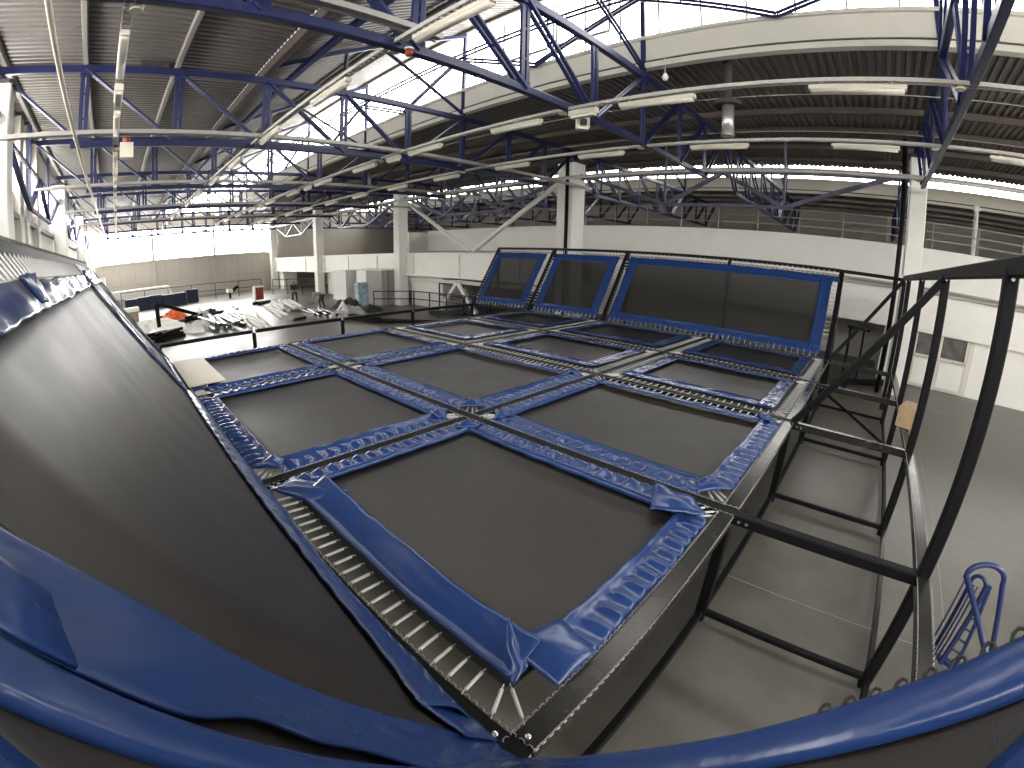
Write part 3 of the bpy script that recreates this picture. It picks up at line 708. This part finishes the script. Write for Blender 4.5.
spring_row(t, P(.985, V[2]+.1), P(.985, V[3]-.1), P(.915, V[2]+.12), P(.915, V[3]-.12), 24, 1.0, nrm)
# corner trampoline right under the viewpoint: folded into the valley between the two slopes
t = thing('corner_trampoline', (0, 0, 0), 'folded corner trampoline across the bottom of the view with a long blue roll edge', 'trampoline')
def zval(u, v):
    a, b = -u*H/SL, -v*H; k = .06; hh = max(0, min(1, .5+.5*(a-b)/k)); return b+(a-b)*hh+k*hh*(1-hh)
def corner(c, w, h=0.):
    u = -c*(1-w)-.05*w-.0; v = -c*w-.05*(1-w)
    return Vector((u, v, zval(u, v)+h))
mat_sheet(t, lambda s, q: corner(.12+.67*s, q, -.03), 24, 32, 'mesh')
MB().grid(lambda s, q: corner(.775+.22*q, s, .012+.02*math.sin(math.pi*q)**.5+.008*nz(s*6, q*2, 3)), 40, 10).build('pad', 'vinyl', t, smooth=True, solid=.008)
def rollL(s, q):
    a = .02+.96*s; k = min(1, a/.35); x = 2*q-1
    v = -.045-.074*k-.010*math.exp(-((a-.55)/.15)**2)+x*(.030+.004*nz(a*4, 2)); return Vector((-SL*a, 0, H*a))+Vector((0, v, 0))+nrmL*(.022*math.sqrt(max(0, 1-x*x))-.012+.002*nz(a*8, q, 2))
def rollR(s, q):
    a = .015+.97*s; k = max(0, min(1, (a-.12)/.2)); x = 2*q-1
    u = -.060-.05*max(0, a-.5)+x*(.040+.004*nz(a*5, 7)); return Vector((u, -a, H*a))+nrmR*(.015*math.sqrt(max(0, 1-x*x))-.010+.003*nz(a*8, q, 4))
MB().grid(rollL, 60, 14).build('pad', 'vinyl', t, smooth=True, solid=.004)
MB().grid(rollR, 60, 14).build('pad', 'vinyl', t, smooth=True, solid=.004)
mb = MB()
for k in range(18):
    a = .52+.021*k; u = -.024-.06*max(0, a-.5)
    mb.tube([(u-.01, -a, H*a-.004), (u+.004, -a-.002, H*a+.004), (u+.006, -a-.005, H*a+.010), (u+.002, -a-.010, H*a+.014), (u-.012, -a-.012, H*a+.014)], .0024, 6)
mb.build('hook', 'rubber', t, smooth=True)
# board on the deck
pb = MB().box((.02, 4.30, .022), (.40, 5.70, .036)).build('plywood_board', 'ply'); tag(pb, 'pale plywood board lying on a deck trampoline beside the slope', 'board')

# ------------------------------------------------------------------ right side loose things
wk = MB().bar((3.95, -.98, .10), (4.2, -1.06, .10), .17, .19, c=.05).build('wood_block', 'wood'); tag(wk, 'raw wood block resting on the outer rail between two tall posts', 'block')
ct = thing('step_trolley', (2.0, -1.5, FL), 'blue tubular trolley with a leaning hoop handle on the concrete floor', 'trolley')
def hoop(c0, t0, t1, c1, rise, r, name):
    c0, t0, t1, c1 = map(Vector, (c0, t0, t1, c1)); pts = [c0, c0.lerp(t0, .5)]; d = t1-t0
    for k in range(13):
        th = math.pi*k/12; pts.append(t0+d*(.5-.5*math.cos(th))+Z*rise*math.sin(th))
    pts += [c1.lerp(t1, .5), c1]; MB().tube(pts, r, 10).build(name, 'trolley', ct, smooth=True)
hoop((1.64, -1.80, FL+.04), (1.95, -1.31, -.12), (2.01, -1.55, -.14), (1.86, -1.72, FL+.04), .09, .017, 'handle_hoop')
azp = lambda az, D, z: Vector((-.49+D*math.cos(math.radians(az)), -.42-D*math.sin(math.radians(az)), z))
hoop(azp(20.9, 2.72, FL+.05), azp(20.9, 2.72, -.19), azp(22.7, 2.70, -.19), azp(22.7, 2.70, FL+.05), .045, .012, 'rear_hoop')
for az in (20.2, 21.4, 21.9): MB().tube([azp(az, 2.66, FL+.05), azp(az, 2.66, -.18)], .006, 6).build('grille_bar', 'trolley', ct, smooth=True)
MB().bar(azp(22.6, 2.64, FL+.05), azp(22.9, 2.64, -.13), .026, .026, up=(0, 1, 0)).build('side_post', 'trolley', ct)
MB().bar(azp(24.6, 2.64, FL+.05), azp(23.2, 2.64, -.13), .018, .018, up=(0, 1, 0)).build('side_post', 'trolley', ct)
for k in range(7):
    z = FL+.1+k*.075; MB().tube([azp(22.6, 2.64, z), azp(24.4-.15*k, 2.64, z)], .006, 6).build('rung', 'trolley', ct, smooth=True)
MB().bar(azp(20.2, 2.68, FL+.06), azp(24.6, 2.66, FL+.06), .03, .03).build('base_bar', 'trolley', ct)
MB().bar(azp(24.6, 2.64, FL+.06), (1.64, -1.80, FL+.06), .03, .03).build('base_bar', 'trolley', ct)
for c in (azp(20.2, 2.7, 0), azp(24.6, 2.7, 0), Vector((1.64, -1.83, 0)), Vector((1.86, -1.75, 0))):
    MB().tube([(c.x, c.y-.012, FL+.03), (c.x, c.y+.012, FL+.03)], .03, 14).build('wheel', 'rubber', ct, smooth=True)
hs = thing('tube_stand', (11.4, -.3, FL), 'black T topped tube stand in the recess behind the outer frame', 'stand')
MB().bar((9.6, -.15, .28), (9.6, -.62, .25), .05, .05).build('top_bar', 'black', hs); MB().bar((9.6, -.22, FL), (9.6, -.22, .26), .05, .05).build('upright', 'black', hs); MB().bar((9.6, -.5, FL), (9.6, -.5, .25), .04, .04).build('upright', 'black', hs)
MB().bar((9.3, -.35, FL+.03), (9.9, -.35, FL+.03), .05, .05).build('foot_bar', 'black', hs)
bt = thing('black_tube_bundle', (9, -.5, FL), 'low bundle of black steel tubes on the floor behind the frame', 'tubes')
for k in range(4): MB().bar((8.6+.08*k, -.1, FL+.04), (9.5+.07*k, -1.1, FL+.04+.03*(k % 2)), .05, .05).build('tube', 'black', bt)
wt = thing('wheel_dolly', (7.95, -.32, FL), 'small dolly with blue caster wheels under the frame side', 'dolly')
for p in ((8.0, -.3), (8.3, -.35)): MB().tube([(p[0], p[1]-.03, FL+.07), (p[0], p[1]+.03, FL+.07)], .065, 16).build('wheel', 'trolley', wt, smooth=True)
MB().bar((7.95, -.3, FL+.16), (8.4, -.36, FL+.16), .12, .03).build('deck_plate', 'black', wt)

# ------------------------------------------------------------------ work area
def simple(mb, name, m, label, cat, group=None, smooth=False): return tag(mb.build(name, m, smooth=smooth), label, cat, group)
ns = thing('navy_mat_stack', (1.3, 25.2, FL), 'long dark navy stack of folded pads in front of the end wall', 'stack')
for k in range(5):
    MB().bar((-.35+.62*k, 25.1+.02*(k % 2), FL+.30), (.25+.62*k, 25.1+.02*(k % 2), FL+.30), .8, .56+.05*(k % 3), c=.06).build('folded_pad', 'navy', ns)
simple(MB().bar((2.85, 25.6, FL+.34), (3.45, 25.6, FL+.34), .5, .68, c=.03), 'navy_crate', 'navy', 'dark navy crate at the end of the folded pad stack', 'crate')
sh = thing('white_board_stack', (.4, 27.6, FL), 'long pale stack of white boards lying behind the navy pads', 'boards')
for k in range(4): MB().box((-1.15+.05*k, 27.2, FL+.5+.11*k), (2.3-.04*k, 28.1, FL+.6+.11*k)).build('board', 'foam', sh)
for u in (-1.0, .4, 2.0): MB().box((u, 27.3, FL), (u+.2, 28.0, FL+.5)).build('trestle', 'card', sh)
simple(MB().box((-1.75, 27.2, FL), (-1.25, 27.9, FL+1.75)), 'white_cabinet', 'white', 'tall white cabinet beside the window side far corner', 'cabinet')
def heap(name, c, r, h, m, label, cat, seed):
    def fn(s, q):
        a = 2*math.pi*s; k = 1+.45*nz(math.cos(a)*2.5, math.sin(a)*2.5, seed); rr = q
        x = c[0]+math.cos(a)*r[0]*rr*k; y = c[1]+math.sin(a)*r[1]*rr*k
        return (x, y, FL+max(.0, h*(1-rr**2.2)*(.85+.6*nz(x*5, y*5, seed)+.25*nz(x*13, y*13, seed))))
    return simple(MB().grid(fn, 48, 14), name, m, label, cat, smooth=True)
heap('orange_tarp', (1.4, 18.6), (.55, .7), .32, 'orange', 'crumpled orange tarp among white sheets on the work area floor', 'tarp', 3)
heap('white_sheet_heap', (.5, 17.3), (1.0, 1.3), .2, 'foam', 'crumpled white plastic sheeting around the orange tarp', 'sheeting', 5)
heap('white_sheet_heap', (1.0, 15.0), (.55, .6), .2, 'foam', 'small white sheet heap by the leaning black post', 'sheeting', 6)
heap('plastic_bag_heap', (1.62, 14.2), (.45, .5), .3, 'film', 'clear plastic bag heap beside the bright tube bundle', 'plastic', 7)
heap('film_heap', (6.1, 12.7), (.6, .7), .34, 'film', 'clear wrapping film heap in front of the pale blue pack', 'plastic', 9)
heap('dark_scrap_heap', (7.15, 14.9), (.55, .5), .34, 'dark', 'dark heap of straps and parts beside the bending worker', 'heap', 11)
heap('white_bag_heap', (6.3, 13.6), (.3, .3), .35, 'foam', 'white sack heap in front of the dark straps', 'sack', 12)
bx = thing('cardboard_box', (-.2, 18.4, FL), 'brown cardboard box with a white sheet on top by the slope', 'box')
MB().box((-.55, 18.1, FL), (.05, 18.8, FL+.5)).build('carton', 'card', bx); MB().box((-.6, 18.05, FL+.5), (.1, 18.85, FL+.62)).build('cover_sheet', 'foam', bx)
pk = thing('leaning_post', (.62, 16.2, FL), 'black upright post with a long bar leaning from its top', 'post')
MB().bar((.62, 16.2, FL), (.62, 16.2, FL+.82), .13, .13, up=(0, 1, 0)).build('post', 'black', pk); MB().bar((.62, 16.25, FL+.80), (2.2, 17.4, FL+.12), .11, .11).build('leaning_bar', 'black', pk)
def bundle(name, label, p, q, n, w, m, cat, layers=2, group='tube bundles'):
    p = Vector(p); q = Vector(q); d = (q-p).normalized(); x = d.cross(Z).normalized(); t = thing(name, p, label, cat, group)
    for l in range(layers):
        for k in range(n-l):
            o = x*((k-(n-1-l)/2)*w*1.55+random.uniform(-.2, .2)*w)+Z*(w*.5+l*w*1.02)+d*random.uniform(-.35, .35); j = x*random.uniform(-.5, .5)*w*3
            MB().bar(p+o+j, q+o-j, w*.85, w).build('tube', m, t)
    return t
bundle('tube_bundle', 'glossy tube bundle lying in the middle of the work area', (2.35, 13.4, FL), (2.45, 16.0, FL), 6, .11, 'tubegrey', 'tubes', 2)
bundle('tube_bundle', 'small tube bundle behind the middle bundle', (3.15, 14.6, FL), (3.2, 17.3, FL), 3, .11, 'tubegrey', 'tubes', 1)
bundle('tube_bundle', 'flat row of pale tubes beside the long deck edge rail', (3.2, 12.4, FL), (3.7, 16.3, FL), 5, .09, 'foam', 'tubes', 1)
bundle('tube_bundle', 'heap of pale planks reaching to the standing worker', (5.3, 15.8, FL), (5.9, 18.9, FL), 6, .10, 'foam', 'planks', 2)
bundle('tube_bundle', 'dark tubes under the pale planks near the standing worker', (5.5, 13.4, FL), (5.8, 15.2, FL), 5, .10, 'tubegrey', 'tubes', 1)
bundle('tube_bundle', 'pair of single pale planks on the open floor', (4.5, 14.6, FL), (5.0, 18.0, FL), 2, .09, 'foam', 'planks', 1)
bundle('tube_bundle', 'dark tube pile behind the deck edge rail', (5.75, 12.4, FL), (6.2, 10.6, FL), 4, .07, 'black', 'tubes', 2)
bundle('tube_bundle', 'dark long tubes lying in front of the railing', (6.2, 10.9, FL), (7.4, 9.3, FL), 4, .055, 'black', 'tubes', 1)
bundle('tube_bundle', 'black tube pile at the foot of the narrow slope', (.0, 13.0, FL), (.75, 13.5, FL), 6, .08, 'black', 'tubes', 3)
bundle('tube_bundle', 'black tubes lying beyond the orange tarp', (1.7, 16.8, FL), (2.9, 18.4, FL), 4, .09, 'black', 'tubes', 2)
bundle('tube_bundle', 'dark tubes on the floor beside the red cabinet', (5.1, 19.7, FL), (5.9, 20.2, FL), 3, .11, 'black', 'tubes', 1)
bundle('tube_bundle', 'short dark tubes near the white A brace', (8.0, 10.6, FL), (8.5, 9.6, FL), 4, .1, 'tubegrey', 'tubes', 2)
heap('plastic_bag_heap', (2.3, 17.6), (.4, .5), .28, 'film', 'small clear plastic heap behind the glossy tube bundle', 'plastic', 21)
heap('white_sheet_heap', (-.1, 16.0), (.4, .5), .3, 'foam', 'white sheet heap between the cardboard box and the black tube pile', 'sheeting', 23)
heap('white_sheet_heap', (6.2, 20.0), (.5, .5), .16, 'foam', 'white sheet scraps on the floor behind the standing worker', 'sheeting', 25)
heap('dark_scrap_heap', (7.1, 13.2), (.5, .35), .22, 'dark', 'low dark scrap heap at the foot of the pale blue pack', 'heap', 27)
for q, (x, y, a, l, mm, tx) in enumerate(((4.4, 13.2, .4, .5, 'black', 'short black offcut on the open floor near the deck rail'), (6.0, 19.4, 1.2, .7, 'wood', 'short wooden plank beside the pale plank heap'), (1.0, 17.0, 2.2, .8, 'red', 'thin red bar lying beside the orange tarp'), (.9, 19.6, .2, .6, 'navy', 'dark blue roll behind the orange tarp'), (6.6, 17.4, .9, .8, 'wood', 'wooden batten on the floor behind the bending worker'), (4.0, 18.8, 1.5, 1.2, 'foam', 'pale plank lying alone near the middle of the open floor'))):
    simple(MB().bar((x, y, FL+.04), (x+l*math.cos(a), y+l*math.sin(a), FL+.04), .1, .075), ['offcut', 'plank', 'bar', 'roll', 'batten', 'plank'][q], mm, tx, ['offcut', 'plank', 'bar', 'roll', 'batten', 'plank'][q])
rc = thing('red_cabinet', (5.7, 21.5, FL), 'red cabinet with a white top near the end wall railing', 'cabinet')
MB().box((5.5, 21.3, FL+.06), (5.88, 21.6, FL+.64)).build('body', 'red', rc); MB().box((5.46, 21.27, FL+.64), (5.92, 21.63, FL+.70)).build('top', 'foam', rc); MB().box((5.44, 21.28, FL), (5.5, 21.6, FL+.66)).build('door_edge', 'foam', rc)
mc = thing('wall_machine', (5.1, 25.05, FL), 'small pale machine on a black stand by the end wall railing', 'machine')
MB().box((4.95, 24.9, FL+.3), (5.25, 25.2, FL+.5)).build('body', 'foam', mc); MB().bar((5.1, 25.05, FL), (5.1, 25.05, FL+.3), .1, .1, up=(0, 1, 0)).build('stand', 'black', mc); MB().bar((5.2, 25.05, FL+.35), (5.55, 25.0, FL+.6), .1, .16).build('arm', 'black', mc)
fs = thing('foam_block_stack', (8.5, 17.7, FL), 'tall stack of white foam blocks beside the grey partition booth', 'stack')
for k in range(8): MB().box((8.25+.02*nz(k, 3), 17.2+.04*nz(k, 1), FL+.16*k), (8.95+.03*nz(k, 2), 18.5+.04*nz(k, 1), FL+.155+.16*k)).build('foam_block', 'foam', fs)
simple(MB().bar((7.66, 14.75, FL), (7.66, 14.75, FL+.9), .42, .34, up=(0, 1, 0), c=.04), 'wrapped_pack', 'packblue', 'pale blue wrapped upright pack in front of the foam stack', 'pack')
bo = thing('partition_booth', (8.4, 15.2, FL), 'grey white partition booth beside the foam stack under the girder', 'booth')
MB().box((8.35, 14.42, FL), (8.95, 16.4, FL+1.32)).build('body', 'dim', bo); MB().box((8.33, 14.40, FL+1.32), (8.97, 16.42, FL+1.36)).build('top', 'white', bo); MB().box((8.62, 14.405, FL), (8.64, 14.42, FL+1.3)).build('door_joint', 'dark', bo); MB().box((8.34, 15.6, FL), (8.352, 16.4, FL+1.3)).build('side_panel', 'white', bo)
def railing(name, pts, hgt, label, m='black', step=1.1):
    t = thing(name, (*pts[0], FL), label, 'railing')
    for a, b in zip(pts[:-1], pts[1:]):
        a = Vector((*a, FL)); b = Vector((*b, FL)); n = max(1, round((b-a).length/step))
        for z in (hgt, hgt*.55): MB().bar(a+Z*z, b+Z*z, .035, .035).build('rail', m, t)
        for k in range(n+1): MB().bar(a.lerp(b, k/n), a.lerp(b, k/n)+Z*hgt, .035, .035, up=(0, 1, 0)).build('post', m, t)
    return t
railing('guard_railing', [(7.75, 14.0), (8.75, 12.9), (8.9, 9.4)], .60, 'dark blue guard railing in front of the partition booth', 'blue', 1.0)
railing('guard_railing', [(9.2, 12.0), (9.2, 8.2)], .9, 'dark guard railing under the girder behind the white A brace', 'black', 1.3)
railing('end_railing', [(-.5, 27.0), (7.0, 25.4)], .85, 'long thin railing in front of the glazed end wall', 'dark', 1.2)
railing('end_railing', [(7.4, 24.6), (8.9, 21.8)], .8, 'short thin railing behind the standing worker', 'dark', 1.0)
simple(MB().box((11.6, 8.5, FL), (11.8, 12.0, .2)), 'recess_shade_slab', 'dark', 'dark slab standing in for shade in the recess under the mezzanine', 'shade slab')  # dark colour stands in for the shade inside the recess

# ------------------------------------------------------------------ people
def skin_body(name, joints, bones, m, parent, sub=2):
    me = bpy.data.meshes.new(name); org = ORG[parent.name]
    names = list(joints); me.from_pydata([Vector(joints[n][0]) for n in names], [(names.index(a), names.index(b)) for a, b in bones], [])
    o = bpy.data.objects.new(name, me); COL.objects.link(o); o.parent = parent
    md = o.modifiers.new('skin', 'SKIN'); md.use_smooth_shade = True
    for i, n in enumerate(names):
        sv = me.skin_vertices[0].data[i]; r = joints[n][1]; sv.radius = (r, r); sv.use_root = (i == 0)
    s2 = o.modifiers.new('sub', 'SUBSURF'); s2.levels = sub; s2.render_levels = sub
    me.materials.append(M[m]); return o
def person(loc, rz, label, pose, top_m, leg_m):
    t = thing('person', loc, label, 'person'); t.rotation_euler = (0, 0, rz)
    J = pose
    B = [('pelvis', 'chest'), ('chest', 'neck'), ('neck', 'head0'), ('head0', 'head1')]
    for s in 'lr':
        B += [('chest', 'sh'+s), ('sh'+s, 'el'+s), ('el'+s, 'wr'+s), ('pelvis', 'hip'+s), ('hip'+s, 'kn'+s), ('kn'+s, 'an'+s), ('an'+s, 'to'+s)]
        B += [('wr'+s, 'pa'+s)]+[('pa'+s, 'f%d%s' % (k, s)) for k in range(4)]+[('wr'+s, 'th'+s)]
    for s in 'lr':
        w = Vector(J['wr'+s][0]); d = (w-Vector(J['el'+s][0])).normalized(); x = d.cross(Vector((0, 1, 0))); x = x.normalized() if x.length > .1 else Vector((1, 0, 0))
        J['pa'+s] = (w+d*.07, .026)
        for k in range(4): J['f%d%s' % (k, s)] = (w+d*(.15-.012*abs(k-1.3))+x*.021*(k-1.5), .009)
        J['th'+s] = (w+d*.06+x*.045, .010)
    skin_body('body', J, B, 'skin', t)
    tj = {k: (J[k][0], J[k][1]*f) for k, f in (('pelvis', 1.15), ('chest', 1.18), ('neck', 1.05), ('shl', 1.35), ('shr', 1.35), ('ell', 1.45), ('elr', 1.45), ('wrl', 1.35), ('wrr', 1.35))}
    skin_body('jacket', tj, [('pelvis', 'chest'), ('chest', 'neck')]+[e for s in 'lr' for e in (('chest', 'sh'+s), ('sh'+s, 'el'+s), ('el'+s, 'wr'+s))], top_m, t)
    lj = {k: (J[k][0], J[k][1]*f) for k, f in (('pelvis', 1.1), ('hipl', 1.2), ('hipr', 1.2), ('knl', 1.3), ('knr', 1.3), ('anl', 1.5), ('anr', 1.5))}
    skin_body('trousers', lj, [e for s in 'lr' for e in (('pelvis', 'hip'+s), ('hip'+s, 'kn'+s), ('kn'+s, 'an'+s))], leg_m, t)
    for s in 'lr':
        skin_body('shoe', {'a': (J['an'+s][0], .055), 'b': (J['to'+s][0], .045)}, [('a', 'b')], 'rubber', t, 1)
    h0, h1 = Vector(J['head0'][0]), Vector(J['head1'][0]); up = (h1-h0).normalized()
    skin_body('hair', {'a': (h0+up*.075+Vector((0, .02, 0)), .095), 'b': (h1+up*.02, .085)}, [('a', 'b')], 'hair', t, 2)
    # face: eyes, nose, mouth, ears on the side the person looks to (-y)
    f = Vector((0, -1, 0)); f = (f-up*f.dot(up)).normalized(); sd = up.cross(f); c = h0.lerp(h1, .55);
    inv = lambda p: Vector((p.x/S, p.y/S, p.z/S-HD))
    org = ORG[t.name]
    for s in (-1, 1):
        MB().tube([inv(org+c+f*.088+sd*s*.033+up*.01), inv(org+c+f*.096+sd*s*.033+up*.01)], .008/S, 6).build('eye', 'hair', t)
        MB().tube([inv(org+c+sd*s*.085+up*.02), inv(org+c+sd*s*.098-up*.03)], .012/S, 6).build('ear', 'skin', t)
    MB().tube([inv(org+c+f*.09+up*.01), inv(org+c+f*.115-up*.025)], [.005/S, .009/S], 6).build('nose', 'skin', t)
    MB().tube([inv(org+c+f*.088-sd*.025-up*.05), inv(org+c+f*.088+sd*.025-up*.05)], .004/S, 6).build('mouth', 'hair', t)
    return t
def V3(*a): return Vector(a)
stand = dict(pelvis=(V3(0, 0, .90), .12), chest=(V3(0, -.07, 1.22), .14), neck=(V3(0, -.13, 1.40), .055), head0=(V3(0, -.19, 1.45), .07), head1=(V3(0, -.25, 1.57), .085),
             shl=(V3(.19, -.08, 1.33), .065), shr=(V3(-.19, -.08, 1.33), .065), ell=(V3(.24, -.12, 1.07), .042), elr=(V3(-.24, -.12, 1.07), .042), wrl=(V3(.15, -.28, .92), .028), wrr=(V3(-.15, -.28, .92), .028),
             hipl=(V3(.10, 0, .84), .095), hipr=(V3(-.10, 0, .84), .095), knl=(V3(.15, -.03, .48), .062), knr=(V3(-.15, -.03, .48), .062), anl=(V3(.18, .02, .08), .042), anr=(V3(-.18, .02, .08), .042), tol=(V3(.20, -.14, .045), .035), tor=(V3(-.20, -.14, .045), .035))
bend = dict(pelvis=(V3(0, .15, .88), .12), chest=(V3(0, -.25, 1.02), .14), neck=(V3(0, -.42, 1.0), .055), head0=(V3(0, -.49, .97), .07), head1=(V3(0, -.60, .92), .085),
            shl=(V3(.19, -.30, .98), .065), shr=(V3(-.19, -.30, .98), .065), ell=(V3(.22, -.36, .72), .042), elr=(V3(-.22, -.36, .72), .042), wrl=(V3(.16, -.48, .50), .028), wrr=(V3(-.16, -.48, .50), .028),
            hipl=(V3(.10, .13, .82), .095), hipr=(V3(-.10, .13, .82), .095), knl=(V3(.15, -.02, .47), .062), knr=(V3(-.15, .10, .47), .062), anl=(V3(.17, .06, .08), .042), anr=(V3(-.17, .22, .08), .042), tol=(V3(.18, -.10, .045), .035), tor=(V3(-.18, .06, .045), .035))
person((6.45, 18.6, FL), math.radians(-19), 'worker in dark clothes standing with lowered head on the work area', stand, 'darkcloth', 'jeans')
person((6.35, 15.6, FL), math.radians(-137), 'worker in a grey jacket bending over tubes on the work area', bend, 'greycloth', 'jeans')

# ------------------------------------------------------------------ world and view
w = bpy.data.worlds.new('world'); SC.world = w; w.use_nodes = True
bg = w.node_tree.nodes['Background']; bg.inputs['Color'].default_value = (.85, .92, 1, 1); bg.inputs['Strength'].default_value = 1.0
SC.view_settings.view_transform = 'Standard'; SC.view_settings.look = 'None'; SC.view_settings.gamma = 1; SC.view_settings.exposure = 0.33; SC.view_settings.use_curve_mapping = False
